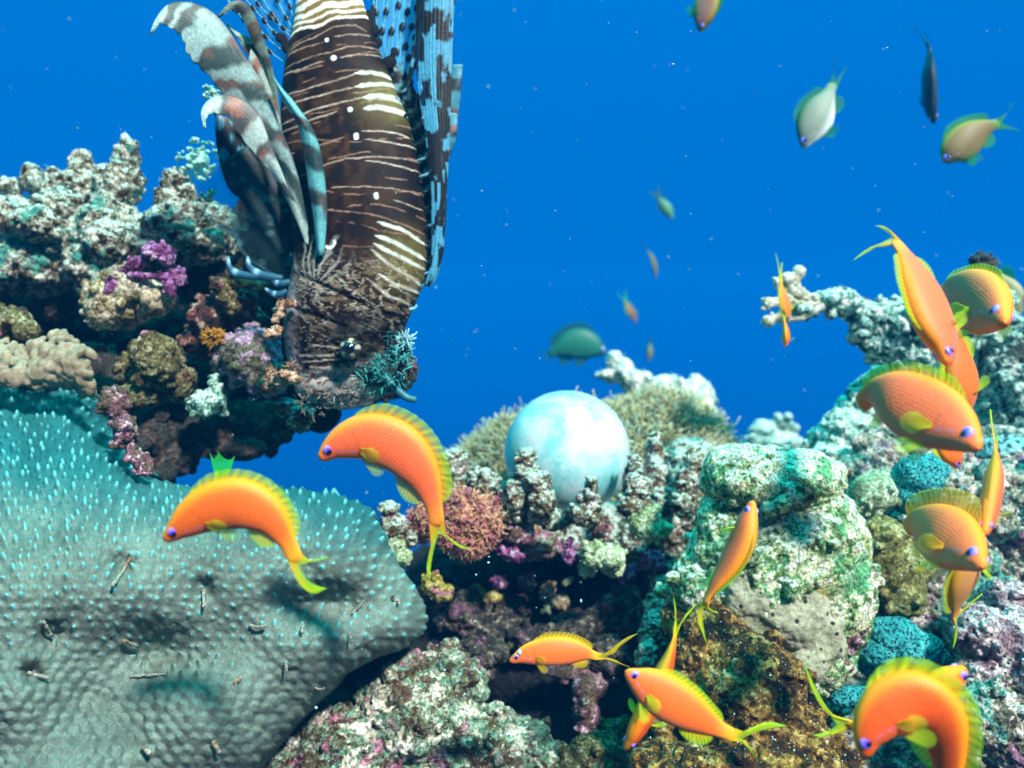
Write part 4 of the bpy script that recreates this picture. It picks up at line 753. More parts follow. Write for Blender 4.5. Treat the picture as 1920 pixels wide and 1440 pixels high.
    def fan(nm, p, d1, d2, L_, n=20, rays=10, pw=1.6, cup=None):
        a = np.linspace(0, 1, n); dd = unit(d1[None] * (1 - a[:, None]) + d2[None] * a[:, None]); ll = L_ * (.55 + .45 * np.sin(math.pi * np.clip(a * .8 + .12, 0, 1)) ** pw)
        w = (a[:, None] - .5) * L_ * .16; rt_ = p + w * unit(d2 - d1)[None] ; tp_ = p + dd * ll[:, None]
        fin_mesh(nm, rt_, tp_, root, pal, th_, rays, bulge=None if cup is None else np.tile(cup * L_ * .12, (n, 1)), nv=8, a0=.8, a1=.22, c0=tuple(np.array(pal['fin2']) * .5 + np.array(pal['fin']) * .5))
    ip = int(np.argmin(abs(t - .285)))
    for sd, amt in ((1, pect[0]), (-1, pect[1])):
        if amt <= 0: continue
        p = C[ip] - Dv[ip] * bt[ip] * .30 + Sv[ip] * sd * wd[ip] * .92
        fan('pectoral_fin', p, unit(Sv[ip] * sd * 1.0 * amt + T[ip] * .55 + Dv[ip] * .1), unit(Sv[ip] * sd * .45 * amt + T[ip] * .55 - Dv[ip] * .95), h * .42, cup=Sv[ip] * sd)
    if pelvic:
        for sd in (1, -1):
            p = C[ip] - Dv[ip] * bt[ip] * .90 + Sv[ip] * sd * wd[ip] * .25
            fan('pelvic_fin', p, unit(-Dv[ip] * .9 + T[ip] * .35 + Sv[ip] * sd * .3), unit(-Dv[ip] * .35 + T[ip] * 1.0 + Sv[ip] * sd * .25), h * .46, n=14, rays=6, pw=.8)
    if hidden_tail: return root
    # tail: two pointed lobes joined by a thin web
    cb = C[-1] - T[-1] * h * .07; B0 = cb + Dv[-1] * tp[-1] * .98; B1 = cb - Dv[-1] * bt[-1] * .98; de = pts[-1, 2]
    def lobe(given, b, sg):
        if given is not None:
            g = [(*q, de) if len(q) == 2 else q for q in given]; return np.vstack([b[None], PA(g)])
        L_ = h * .95 * spread
        return np.stack([b, b + T[-1] * L_ * .45 + Dv[-1] * sg * L_ * .22, b + T[-1] * L_ * .9 + Dv[-1] * sg * L_ * .36, b + T[-1] * L_ * 1.25 + Dv[-1] * sg * L_ * .40])
    nv = 16; v = np.linspace(0, 1, nv); U = catmull(lobe(up, B0, 1), v); Lw = catmull(lobe(lo, B1, -1), v)
    mid0 = (B0 + B1) / 2; tipm = mid0 + T[-1] * notch * .5 * (np.linalg.norm(U[-1] - B0) + np.linalg.norm(Lw[-1] - B1)) * .7
    n = 41 if not small else 17; G = np.zeros((n, nv, 3)); A = np.zeros((n, nv)); CC = np.zeros((n, nv, 3))
    for i, uu in enumerate(np.linspace(-1, 1, n)):
        E_, Bb = (U, B0) if uu < 0 else (Lw, B1); w = abs(uu); ctl = E_[int(nv * .5)] * .78 + tipm * .22
        tr = (1 - w) ** 2 * tipm + 2 * w * (1 - w) * ctl + w * w * E_[-1]; bs = mid0 * (1 - w) + Bb * w
        G[i] = bs * (1 - v[:, None]) + tr * v[:, None] + w ** 1.5 * (E_ - (E_[0] * (1 - v[:, None]) + E_[-1] * v[:, None]))
        ray = .5 + .5 * math.cos(uu * math.pi * 16); A[i] = np.clip(.98 - v * (1 - w ** 2) * .62, 0, 1) * (.8 + .2 * ray) * (.5 + .5 * pal['op'])
        f2, f1 = np.array(pal['fin2']), np.array(pal['fin']); CC[i] = (f2 * (1 - v[:, None]) + f1 * v[:, None]) * (.8 + .3 * ray)
    make('tail_fin', G, gfaces(n, nv), M_FIN, root, col=np.concatenate([CC, A[..., None]], -1), solid=th_ * 1.6)
    return root
def D(d, *q): return [(x, y, d) if not isinstance(d, tuple) else (x, y, d[0] + (d[1] - d[0]) * i / (len(q) - 1)) for i, (x, y) in enumerate(q)]
fish('arched orange fish facing left over the grey leather coral', D(.385, (307, 1014), (345, 985), (395, 955), (450, 945), (500, 968), (532, 1008), (556, 1052)), 112, 1, 22, ORANGE, up=[(585, 1052), (622, 1044)], lo=[(562, 1095), (588, 1113), (612, 1103)], dorsal=.95, pect=(.3, .3))
fish('arched orange fish facing left in front of the blue gap below the lionfish', D(.44, (598, 862), (635, 836), (690, 822), (745, 840), (786, 885), (808, 935), (820, 985)), 112, 1, 18, PINKO, up=[(838, 1005), (860, 1025), (884, 1031)], lo=[(808, 1030), (800, 1065), (806, 1087)], dorsal=1.15, pect=(.3, .3))
fish('slim orange fish climbing head up in front of the big boulder', D(.47, (1412, 938), (1402, 975), (1388, 1020), (1366, 1062), (1340, 1098), (1320, 1130)), 84, 1, 62, PINKO, up=[(1330, 1143), (1346, 1149)], lo=[(1308, 1160), (1318, 1190), (1327, 1211)])
fish('small orange fish facing left in front of the black hollow', D(.52, (955, 1241), (985, 1229), (1030, 1222), (1072, 1222), (1100, 1226), (1120, 1231)), 58, 1, 8, dict(ORANGE, fin=(.55, .40, .02)), up=[(1148, 1226), (1172, 1198), (1195, 1188)], lo=[(1148, 1236), (1168, 1246), (1182, 1251)], pect=(.25, .25))
fish('orange fish in front of the crossing pair, its green forked tail to the right', D(.42, (1172, 1258), (1200, 1278), (1240, 1303), (1290, 1335), (1335, 1362), (1378, 1380)), 92, 1, 8, ORANGE, up=[(1405, 1372), (1438, 1355), (1474, 1361)], lo=[(1398, 1392), (1415, 1415), (1425, 1432)], dorsal=.75, pect=(.3, .3))
fish('orange fish diving head down behind the crossing pair, both blue eyes showing', D(.475, (1172, 1406), (1192, 1372), (1218, 1320), (1243, 1262), (1258, 1222), (1266, 1190)), 84, 1, 80, RED, up=[(1266, 1160), (1266, 1135), (1262, 1113)], lo=[(1280, 1162), (1296, 1142), (1312, 1128)], pect=(1, 1))
fish('orange fish diving in front of the arch with its tail raised high', D((.40, .43), (1778, 686), (1768, 645), (1745, 590), (1725, 535), (1705, 490), (1680, 452)), 112, 1, 58, PINKO, up=[(1655, 462), (1628, 466), (1597, 490)], lo=[(1668, 432), (1655, 424), (1640, 423)], dorsal=.9, pect=(1, 1))
fish('red orange fish facing right at the foot of the dark tuft rock', D((.44, .56), (1884, 606), (1858, 585), (1822, 562), (1790, 548), (1768, 548)), 128, -1, 12, RED, hidden_tail=True, dorsal=.6, pect=(1, .4))
fish('broad pinkish orange fish facing right, largest beside the arch', D((.37, .44), (1835, 842), (1795, 812), (1740, 778), (1680, 748), (1640, 742), (1612, 760)), 138, -1, -4, PINKO, dorsal=.9, pect=(.35, .35), hidden_tail=True)
fish('dark orange fish heading straight down behind the large pinkish one', D(.52, (1812, 782), (1806, 745), (1800, 700), (1795, 650), (1792, 600)), 88, 1, 50, dict(RED, flank=(.60, .14, .02), back=(.5, .18, .01)), hidden_tail=True)
fish('orange fish with only its nose and one blue eye peeking below the large pinkish one', D(.46, (1796, 876), (1788, 855), (1775, 825), (1760, 790), (1750, 760)), 64, 1, 40, ORANGE, hidden_tail=True, pect=(0, 0), pelvic=False)
fish('narrow orange fish hanging nose down at the right edge', D((.42, .46), (1846, 1003), (1853, 965), (1863, 910), (1868, 870), (1866, 835)), 76, 1, 82, PINKO, pect=(1, 1), spread=.9)
fish('yellow orange fish facing right with a tall raised back fin', D((.40, .48), (1842, 1064), (1806, 1032), (1765, 1002), (1725, 985), (1698, 990)), 128, -1, 4, dict(PINKO, flank=(.98, .17, .035), back=(.98, .27, .01), belly=(.9, .35, .15), fin=(.90, .62, .02), fin2=(.95, .40, .02)), dorsal=1.5, pect=(.5, .3), hidden_tail=True)
fish('brownish orange fish turned away, its thin tail hanging straight down', D((.45, .47), (1822, 1010), (1815, 1050), (1804, 1090), (1795, 1125), (1792, 1155)), 84, -1, 60, dict(PINKO, flank=(.62, .28, .09), back=(.75, .38, .03)), up=[(1793, 1180), (1792, 1200), (1786, 1217)], lo=[(1812, 1140), (1830, 1122), (1842, 1113)])
fish('bright orange fish bent in a full arch at the lower right', D(.36, (1622, 1420), (1630, 1378), (1660, 1338), (1706, 1318), (1750, 1342), (1770, 1395), (1776, 1460), (1776, 1520)), 136, 1, 26, RED, dorsal=1.1, pect=(.3, .3))
fish('orange fish behind the arched one, yellow tail left and blue eye right', D(.43, (1812, 1252), (1785, 1274), (1745, 1305), (1690, 1340), (1635, 1360), (1588, 1360)), 112, -1, 60, ORANGE, up=[(1550, 1335), (1522, 1292), (1505, 1236)], lo=[(1560, 1376), (1540, 1382), (1525, 1378)])
BG = 'distant fish in the blue water'
fish('pinkish green fish nosing down at the top edge', D(.9, (1312, 60), (1318, 35), (1326, 0), (1332, -30), (1336, -55)), 56, -1, 30, dict(DUSK, flank=(.28, .14, .10)), group=BG, pect=(.2, .6))
fish('silvery green fish diving with its forked tail up', D(.95, (1506, 278), (1518, 250), (1534, 215), (1550, 185), (1562, 158)), 72, 1, 4, SILVER, up=[(1562, 140), (1565, 108)], lo=[(1580, 140), (1592, 116)], group=BG, pect=(0, 0))
fish('narrow dark blue fish seen edge on near the upper right', D(1.0, (1752, 232), (1745, 200), (1742, 150), (1742, 115), (1742, 88)), 56, -1, 78, DARKF, up=[(1740, 75), (1735, 60)], lo=[(1730, 72), (1712, 52)], group=BG, pect=(1, .1))
fish('dusky orange fish with a green back fin facing left near the right edge', D(.95, (1774, 306), (1786, 288), (1815, 262), (1845, 243), (1872, 232)), 72, 1, 4, DUSK, up=[(1888, 212), (1902, 192)], lo=[(1895, 242), (1918, 246)], group=BG, pect=(0, 0))
fish('tiny green fish, uppermost of the small column of fish', D(2.0, (1262, 412), (1254, 396), (1243, 380), (1236, 370)), 24, 1, 20, dict(GREENF, flank=(.05, .20, .09), back=(.02, .12, .06)), group=BG, notch=.6, pect=(0, 0))
fish('thin wavy green fish, second down in the small column', D(2.2, (1230, 522), (1228, 503), (1222, 482), (1214, 470)), 17, 1, 60, dict(GREENF, flank=(.16, .13, .04)), group=BG, up=[(1207, 462), (1202, 450)], lo=[(1208, 466), (1204, 455)])
fish('small dark orange fish, third down in the small column', D(2.1, (1193, 606), (1186, 590), (1178, 575), (1173, 564)), 22, 1, 40, dict(DUSK, flank=(.16, .07, .03)), group=BG)
fish('tiny green fish just above the white rock', D(2.1, (1216, 678), (1218, 665), (1219, 652), (1219, 644)), 17, 1, 50, dict(GREENF, flank=(.16, .17, .04)), group=BG)
fish('plump dark green fish facing right above the turquoise ball', D(1.7, (1136, 664), (1112, 652), (1080, 645), (1050, 655), (1032, 664)), 66, -1, 4, GREENF, up=[(1018, 660), (1000, 658)], lo=[(1022, 676), (1004, 690)], group=BG, pect=(0, 0))
fish('slim orange fish diving before the finger coral tip', D(.78, (1478, 602), (1474, 580), (1468, 552), (1464, 530)), 34, 1, 62, dict(ORANGE, flank=(.65, .18, .03)), group=BG, up=[(1460, 500), (1454, 475)], lo=[(1465, 505), (1466, 490)])
fish('little orange fish hanging nose down under the finger coral', D(.76, (1472, 652), (1474, 635), (1473, 615), (1470, 598)), 30, 1, 84, dict(ORANGE, fin=(.08, .6, .05)), group=BG, up=[(1467, 588), (1460, 580)], lo=[(1474, 590), (1476, 584)])
fish('olive green fish half hidden behind the dark tuft rock', D(.90, (1895, 606), (1894, 582), (1882, 550), (1864, 522), (1850, 500)), 72, 1, -10, dict(DUSK, flank=(.22, .28, .10), back=(.06, .35, .10), belly=(.3, .3, .16)), group=BG, hidden_tail=True)
fish('fish hidden behind the grey coral with only its green fin showing', D(.66, (428, 1010), (424, 980), (420, 945), (416, 915), (414, 895)), 50, 1, 10, dict(GREENF, fin=(.02, .60, .10), fin2=(.03, .55, .06), op=1.), up=[(400, 880), (394, 850)], lo=[(432, 882), (440, 855)], notch=1.5, group=BG)
# ------------------------------------------------------------------ the lionfish, head down
M_LION = vcol_mat('lionfish_skin', rough=.6, spec=.12, bump=.15, bscale=1200, scales=(150, 230), noise_mix=.12, sc_con=.14)
M_LFIN = vcol_mat('lionfish_fin', rough=.45, spec=.4, bump=.25, bscale=500, alpha=True, transl=.25, noise_mix=.22)
M_RAY = vcol_mat('lionfish_ray', rough=.4, spec=.4, transl=.2, noise_mix=.1)
DL = .66
YB = [-60, 0, 50, 100, 160, 220, 270, 320, 380, 440, 480, 520, 560, 600, 640, 680, 710, 735, 752, 764, 768]
XL = [565, 556, 550, 538, 530, 527, 529, 533, 540, 550, 552, 546, 538, 533, 534, 541, 549, 558, 575, 612, 640]
XR = [672, 680, 696, 714, 738, 764, 778, 788, 797, 803, 802, 797, 783, 765, 752, 748, 744, 728, 705, 680, 650]
LINES = [  # pale stripes on the flank: points in the picture, width, whiteness
    ([(540, 105), (570, 92), (600, 82), (632, 65), (670, 59), (692, 66)], 1.6, .5), ([(540, 110), (585, 101), (612, 94)], 1.6, .5), ([(632, 85), (662, 77), (700, 73)], 1.5, .6),
    ([(532, 137), (562, 129), (595, 122), (625, 114), (662, 100), (716, 98)], 1.4, .45), ([(530, 146), (575, 142), (617, 130)], 1.8, .6), ([(647, 121), (682, 115), (722, 112)], 1.6, .6),
    ([(530, 190), (547, 187), (575, 184), (612, 174), (650, 162), (675, 153)], 2, .6), ([(675, 152), (700, 147), (722, 147), (742, 151)], 4.5, 1), ([(530, 213), (562, 205), (600, 199), (637, 186), (675, 178)], 2, .6), ([(675, 177), (712, 168), (755, 162)], 5, 1),
    ([(528, 241), (575, 229), (615, 217), (650, 207), (690, 197)], 2, .65), ([(690, 197), (725, 192), (768, 193)], 7, 1), ([(528, 255), (585, 244), (642, 226)], 2, .6), ([(690, 219), (712, 215), (770, 219)], 6, 1),
    ([(690, 262), (740, 260), (780, 265)], 1.7, .7), ([(693, 278), (743, 280), (786, 282)], 1.7, .7), ([(533, 294), (560, 297)], 2, .5), ([(607, 290), (630, 284), (653, 275)], 3, .35),
    ([(605, 329), (660, 313), (710, 310), (790, 307)], 1.7, .55), ([(697, 317), (743, 322), (790, 328)], 1.6, .7), ([(633, 365), (693, 363), (743, 365), (798, 372)], 1.4, .5), ([(743, 387), (800, 399)], 1.5, .6),
    ([(610, 403), (677, 410), (727, 420), (800, 443)], 1.4, .35), ([(719, 429), (760, 440), (800, 461)], 4, 1), ([(716, 452), (760, 470), (800, 490)], 5, 1), ([(712, 468), (750, 487), (800, 508)], 4.5, 1), ([(706, 478), (745, 508), (775, 525), (796, 540)], 4, .8), ([(720, 520), (750, 540), (790, 552)], 4, .9), ([(700, 530), (735, 560), (775, 575)], 3, .8)]
DOTS = [(621, 90, 4), (634, 124, 5.5), (666, 221, 5), (678, 269, 4.6), (678, 274, 4.2), (715, 378, 4), (716, 383, 4), (618, 427, 3)]
def lion_col(x, y):
    shp = x.shape; n1 = n2(x, y, 1 / 34.); n3 = n2(x, y, 1 / 7., 3, 5.); n4 = n2(x, y, 1 / 90., 3, 9.)
    mo = n2(x, y, 1 / 13., 4, 14.); c = np.array([.011, .0045, .002]) * (.05 + 1.9 * n1 ** 1.3 + .9 * (mo - .4))[..., None] + np.zeros(shp + (3,))
    # warmer and paler areas of the flank
    olive = np.array([.13, .11, .03]); w = np.exp(-(((x - 735) / 55) ** 2 + ((y - 195) / 48) ** 2) ** 1.5) + .8 * np.exp(-(((x - 765) / 48) ** 2 + ((y - 495) / 55) ** 2) ** 1.5)
    w = np.clip(w, 0, 1)[..., None]; c = c * (1 - w) + olive * (.7 + .8 * n3[..., None]) * w
    w = ((np.exp(-(((x - 630) / 80) ** 2 + ((y - 250) / 80) ** 2)) * .9 + .35) * sstep(.42, .68, n1 * .5 + mo * .5))[..., None]; c = c * (1 - w) + np.array([.055, .025, .008]) * w
    band = sstep(.45, .6, np.sin((y + (x - 600) * .28 + 8 * (n1 - .5)) / 3.6) * .5 + .5) * sstep(66, 40, y - (700 - x) * .12)
    w = sstep(66, 46, y + (x - 600) * .28)[..., None]; c = c * (1 - w) + np.array([.20, .13, .04]) * (.6 + .8 * n3[..., None]) * w
    wob = (n2(x, y, 1 / 9., 3, 2.) - .5) * 5 + (n2(x, y, 1 / 40., 2, 6.) - .5) * 9 + (n2(x, y, 1 / 2.5, 2, 8.) - .5) * 2.2
    for j, (yy, ww) in enumerate(((58, 4), (44, 3.5), (30, 6), (12, 7), (-8, 8), (-30, 8))):
        dline = np.abs(y + (x - 600) * .24 + wob - yy + 3 * np.sin(x / 11. + j)); w = (sstep(ww, ww * .5, dline) * .95)[..., None]; c = c * (1 - w) + np.array([.78, .80, .66]) * w
    for pts_, wd_, wh in LINES:
        a = np.array(pts_, float); yl = np.interp(x, a[:, 0], a[:, 1]); m = (x >= a[0, 0] - 2) & (x <= a[-1, 0] + 2)
        tap = np.clip(np.minimum(x - a[0, 0] + 3, a[-1, 0] - x + 3) / 12., .25, 1); ds = np.abs(y - yl + wob * .55)
        w = (m * sstep(wd_ * 1.15 * tap, wd_ * .4 * tap, ds) * (.35 + .6 * wh) * (.25 + 1.3 * n3) * (.55 + .9 * n2(x, y, 1 / 22., 2, 12.)))
        w = np.clip(w, 0, 1)[..., None]; lc = np.array([.40, .20, .13]) * (1 - wh ** 2) + np.array([.66, .74, .64]) * wh ** 2
        c = c * (1 - w) + lc * w
    for j in range(15):                                  # fainter broken lines between the main ones
        y0 = 92 + 27.5 * j; sl = -.27 + .030 * j; yl = y0 + (x - 540) * sl + 7 * np.sin(x / 37. + j * 2.1); ds = np.abs(y - yl + wob * .7)
        w = (sstep(1.7, .6, ds) * sstep(.46, .56, n2(x, y, 1 / 26., 2, 20. + j)) * sstep(70, 95, y) * sstep(500, 460, y) * .55 * (.3 + 1.2 * n3))[..., None]; c = c * (1 - np.clip(w, 0, 1)) + np.array([.42, .24, .15]) * np.clip(w, 0, 1)
    # shoulder and gill cover: broken pale marbling
    hd = sstep(470, 540, y) * sstep(700, 640, y - (x - 640) * .1)
    marb = np.abs(n2(x + 9 * n1, y * 1.7 - x * .75, 1 / 15., 4, 3.) - .5); w = (hd * sstep(.035, .012, marb) * .75 * sstep(.40, .52, n4 + .08 * (x < 640)))[..., None]; c = c * (1 - w) + np.array([.55, .52, .42]) * w
    w = (hd * sstep(.56, .62, n2(x, y * 1.5, 1 / 12., 3, 8.)) * .6)[..., None]; c = c * (1 - w) + np.array([.20, .15, .09]) * w
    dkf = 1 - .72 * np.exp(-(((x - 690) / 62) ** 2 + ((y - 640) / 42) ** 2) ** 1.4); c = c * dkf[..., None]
    # brown red net along the throat
    th = sstep(582, 556, x + 40 * (n1 - .5)) * sstep(490, 560, y) * sstep(720, 690, y); net = np.abs(n2(x * 1.2, y * .7, 1 / 11., 3, 6.) - .5)
    w = (th * .9)[..., None]; c = c * (1 - w) + np.where((net < .03)[..., None], np.array([.26, .08, .05]), np.array([.26, .24, .27]) * (.6 + .7 * n3[..., None])) * w
    # fan of pale folds at the fin root
    ang = np.arctan2(y - 545, x - 600); rr = np.hypot(x - 605, y - 500)
    w = (sstep(75, 30, rr + 50 * (n3 - .5)) * sstep(.3, .8, np.sin(ang * 17 + 14 * n1 + x * .08)) * (y > 450) * .38)[..., None]; c = c * (1 - w) + np.array([.55, .60, .56]) * w
    # vermiculated chin
    ch = sstep(688, 702, y + (x - 600) * .18) * sstep(725, 700, x); ver = np.abs(n2(x * 1.0 + y * .7, y * 1.2 - x * .4, 1 / 8.5, 2, 4.) - .5)
    w = ch[..., None] * .9; c = c * (1 - w) + np.where((ver < .055)[..., None], np.array([.10, .045, .025]), np.array([.30, .30, .28]) * (.6 + .8 * n3[..., None])) * w
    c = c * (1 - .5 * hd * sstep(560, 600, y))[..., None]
    # bars below the eye, teal snout
    for (ax, ay, bx, by, wd_) in ((570, 668, 640, 668, 3), (575, 680, 645, 676, 2), (600, 648, 650, 656, 2), (590, 690, 630, 690, 2.5)):
        tt = np.clip((x - ax) / (bx - ax), 0, 1); ds = np.abs(y - (ay + (by - ay) * tt) + wob); w = (sstep(wd_, wd_ * .4, ds) * (x > ax) * (x < bx) * .7)[..., None]; c = c * (1 - w) + np.array([.5, .46, .38]) * w
    w = (sstep(690, 735, x) * sstep(655, 690, y) * (.35 + .6 * n3))[..., None]; c = c * (1 - w) + np.array([.06, .40, .38]) * w
    for cx, cy, r in DOTS:
        w = sstep(r * 1.1, r * .7, np.hypot(x - cx, y - cy))[..., None]; c = c * (1 - w) + (np.array([.9, .95, .95]) if r > 3.5 else np.array([.7, .16, .12])) * w
    # white swirl behind the fin root
    for r0, wd_, cc in ((11, 4, (.75, .85, .85)),):
        ds = np.abs(np.hypot((x - 630) * 1.2 + wob, (y - 464)) - r0); w = (sstep(wd_, wd_ * .4, ds) * sstep(.1, .5, np.sin(np.arctan2(y - 464, x - 630) + .6)))[..., None]; c = c * (1 - w) + np.array(cc) * w
    return np.clip(c, .003, .95)
def lionfish():
    root = empty('lionfish', P(650, 420, DL)); tag(root, 'brown and white striped lionfish hanging head down beside the ledge with fins spread', 'fish')
    ny, M = 560, 300
    s = np.linspace(0, 1, ny); Y = -60 + 828 * (1 - (1 - s) ** 1.15); xl, xr = prof(YB, XL, Y), prof(YB, XR, Y); cx, a = (xl + xr) / 2, (xr - xl) / 2
    b = prof([-60, 100, 250, 420, 520, 600, 690, 740, 768], [26, 40, 55, 70, 72, 68, 50, 28, 2], Y)
    th = np.linspace(0, 2 * math.pi, M, endpoint=False); c_, s_ = np.cos(th), np.sin(th)
    x = cx[:, None] + a[:, None] * np.sign(c_) * np.abs(c_) ** .92; yy = np.broadcast_to(Y[:, None], x.shape)
    dd = -(b[:, None] * s_[None])                    # front half nearer
    # head relief: brow ridge, cheek, jaw line, gill edge
    g = lambda X0, Y0, rx, ry, rot=0: np.exp(-((((x - X0) * math.cos(rot) + (yy - Y0) * math.sin(rot)) / rx) ** 2 + ((-(x - X0) * math.sin(rot) + (yy - Y0) * math.cos(rot)) / ry) ** 2))
    fr = (s_[None] > 0)
    rel = 13 * g(672, 657, 34, 30) + 9 * g(690, 628, 50, 10, -.3) + 8 * g(600, 640, 26, 40) + 9 * g(590, 735, 50, 26) - 9 * g(640, 705, 60, 7, -.12) - 8 * g(610, 600, 70, 6, .35) - 7 * g(655, 560, 80, 5, .42) + 7 * g(600, 520, 40, 30)
    rel = rel + (n2(x, yy, 1 / 9., 3, 1.) - .5) * 5 * sstep(500, 600, yy)
    dd = dd - rel * fr
    d = DL + dd * K * DL
    px = 960 + (x - 960) * 1.0
    V = PA(np.stack([px, yy, np.full_like(px, DL)], -1)); V[..., 1] += dd * K * DL
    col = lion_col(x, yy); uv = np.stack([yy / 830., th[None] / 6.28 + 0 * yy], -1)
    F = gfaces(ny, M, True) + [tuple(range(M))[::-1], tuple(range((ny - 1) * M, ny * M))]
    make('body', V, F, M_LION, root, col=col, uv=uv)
    # eye in its socket
    bv, bf = ico(4); c = np.array(P(672, 657, DL)); c[1] -= 84 * K * DL; r = 19 * K * DL
    rr = np.hypot(bv[:, 0], bv[:, 2]); g1 = sstep(.55, .62, rr)[:, None]; ang = np.arctan2(bv[:, 2], bv[:, 0])
    iris = np.where((np.sin(ang * 5 + 1) > .35)[:, None], np.array([.42, .40, .26]), np.array([.03, .03, .03])); ec = np.array([.002, .008, .03]) * (1 - g1) + iris * g1
    eo = make('eye', bv * r + c, bf, M_EYE, root, col=ec)
    make('pupil', bv * r * .55 + c + np.array([0, -r * .55, 0]), bf, M_PUP, eo)
    # feather like blades: two edges from tip to root
    def blade(name, e1, e2, d0, colf, n=70, m=26, cup=8, alpha=None, wav=0, rag=0):
        t = np.linspace(0, 1, n); A, B = catmull(e1, t), catmull(e2, t); w = np.linspace(0, 1, m)
        if rag: B = B + (np.abs(np.sin(t * 46)) * rag * np.sin(math.pi * np.clip(t * 1.5, 0, 1)))[:, None] * unit(B - A)
        X = A[:, None] * (1 - w[None, :, None]) + B[:, None] * w[None, :, None]
        dz = d0[0] + (d0[1] - d0[0]) * t[:, None] + cup * K * DL * (np.sin(math.pi * w)[None] * -1 + .35 * w[None]) + wav * K * DL * np.sin(t[:, None] * 7 + w[None] * 2) + .25 * K * DL * np.sin(w[None] * 60)
        ref = d0[0] + (d0[1] - d0[0]) * t[:, None] + 0 * w[None]
        V = PA(np.concatenate([X, ref[..., None]], -1)); V[..., 1] += dz - ref
        T_, W_ = np.meshgrid(t, w, indexing='ij'); col = colf(T_, W_, X[..., 0], X[..., 1]); al = np.ones_like(T_) if alpha is None else alpha(T_, W_)
        return make(name, V, gfaces(n, m), M_LFIN, root, col=np.concatenate([col, al[..., None]], -1), solid=.0012)
    def banded(bands, base, dark, warm=(.32, .10, .06)):
        base, dark, warm = map(np.array, (base, dark, warm))
        def f(T_, W_, x, y):
            nn = n2(x, y, 1 / 26., 4); nf = n2(x, y, 1 / 5., 2, 7.)
            c = base * (.75 + .5 * nf)[..., None] + 0 * T_[..., None]
            for (p, wd_) in bands:
                ds = np.abs(T_ + (W_ - .5) * .06 + (nn - .5) * .12 - p); w = (sstep(wd_, wd_ * .45, ds) * .92)[..., None]
                mixd = dark * (1 - sstep(.5, .64, nn)[..., None]) + warm * sstep(.5, .64, nn)[..., None]; c = c * (1 - w) + mixd * w
            w = (sstep(.10, .0, W_) * .7)[..., None]; c = c * (1 - w) + np.array([.05, .05, .05]) * w
            c = c * (.93 + .07 * np.cos(W_ * 60))[..., None]
            return np.clip(c, .004, .9)
        return f
    pale = (.45, .66, .62)
    blade('pectoral_fin', [(283, 62), (292, 34), (312, 8), (340, 2), (372, 8), (403, 27), (433, 63), (460, 107), (487, 147), (510, 192), (527, 240), (550, 300), (568, 367), (592, 467)],
          [(283, 62), (299, 42), (316, 48), (332, 56), (346, 72), (354, 98), (370, 118), (392, 140), (414, 170), (440, 206), (472, 245), (506, 280), (536, 336), (570, 450)], (.60, .64), banded([(.16, .05), (.27, .045), (.50, .06), (.64, .03), (.78, .05), (.9, .05)], (.40, .60, .56), (.035, .07, .06), (.22, .11, .08)), cup=4, wav=4, rag=6, n=110)
    blade('pectoral_fin', [(410, 32), (424, 12), (440, 2), (456, 4), (470, 16), (482, 38), (492, 66), (500, 90), (510, 125), (520, 170), (528, 235)],
          [(410, 32), (424, 24), (436, 18), (448, 24), (458, 42), (468, 66), (478, 88), (490, 110), (500, 140), (508, 180), (524, 235)], (.62, .645), banded([(.3, .10), (.55, .10), (.75, .06)], (.12, .20, .16), (.03, .035, .03), (.10, .06, .03)), cup=3)
    blade('pectoral_fin', [(427, 44), (440, 58), (462, 68), (478, 76), (492, 96), (504, 125), (514, 160), (521, 195), (528, 245)],
          [(427, 44), (434, 60), (448, 75), (456, 92), (470, 112), (482, 135), (492, 165), (505, 205), (524, 245)], (.635, .65), banded([(.45, .10), (.75, .08)], (.46, .58, .50), (.10, .08, .045), (.20, .12, .07)), cup=3)
    blade('pectoral_fin', [(383, 240), (377, 210), (385, 192), (402, 180), (427, 178), (460, 190), (487, 217), (507, 267), (527, 317), (545, 360), (562, 395), (587, 470)],
          [(383, 240), (385, 220), (396, 210), (412, 212), (430, 218), (447, 247), (473, 282), (495, 308), (513, 330), (532, 365), (550, 400), (572, 455)], (.605, .64), banded([(.36, .09), (.47, .07), (.62, .05), (.8, .06)], (.44, .60, .54), (.05, .05, .045), (.34, .09, .05)), cup=4, wav=3, rag=4, n=110)
    blade('pectoral_fin', [(515, 148), (530, 168), (548, 188), (566, 212), (582, 235), (593, 258), (601, 285), (607, 320), (611, 355), (613, 400), (607, 480)],
          [(515, 148), (524, 172), (532, 190), (546, 212), (558, 232), (564, 255), (568, 280), (575, 320), (580, 360), (587, 400), (596, 480)], (.615, .63), banded([(.40, .07), (.62, .09), (.85, .06)], (.14, .48, .50), (.01, .02, .02), (.10, .05, .04)), cup=9)
    blade('pectoral_fin', [(470, 92), (482, 108), (495, 135), (508, 170), (518, 200), (526, 232), (530, 262)],
          [(466, 130), (476, 140), (486, 158), (497, 182), (508, 210), (518, 238), (527, 262)], (.628, .64), banded([(.2, .10), (.6, .12)], (.34, .42, .36), (.13, .07, .05)), cup=5)
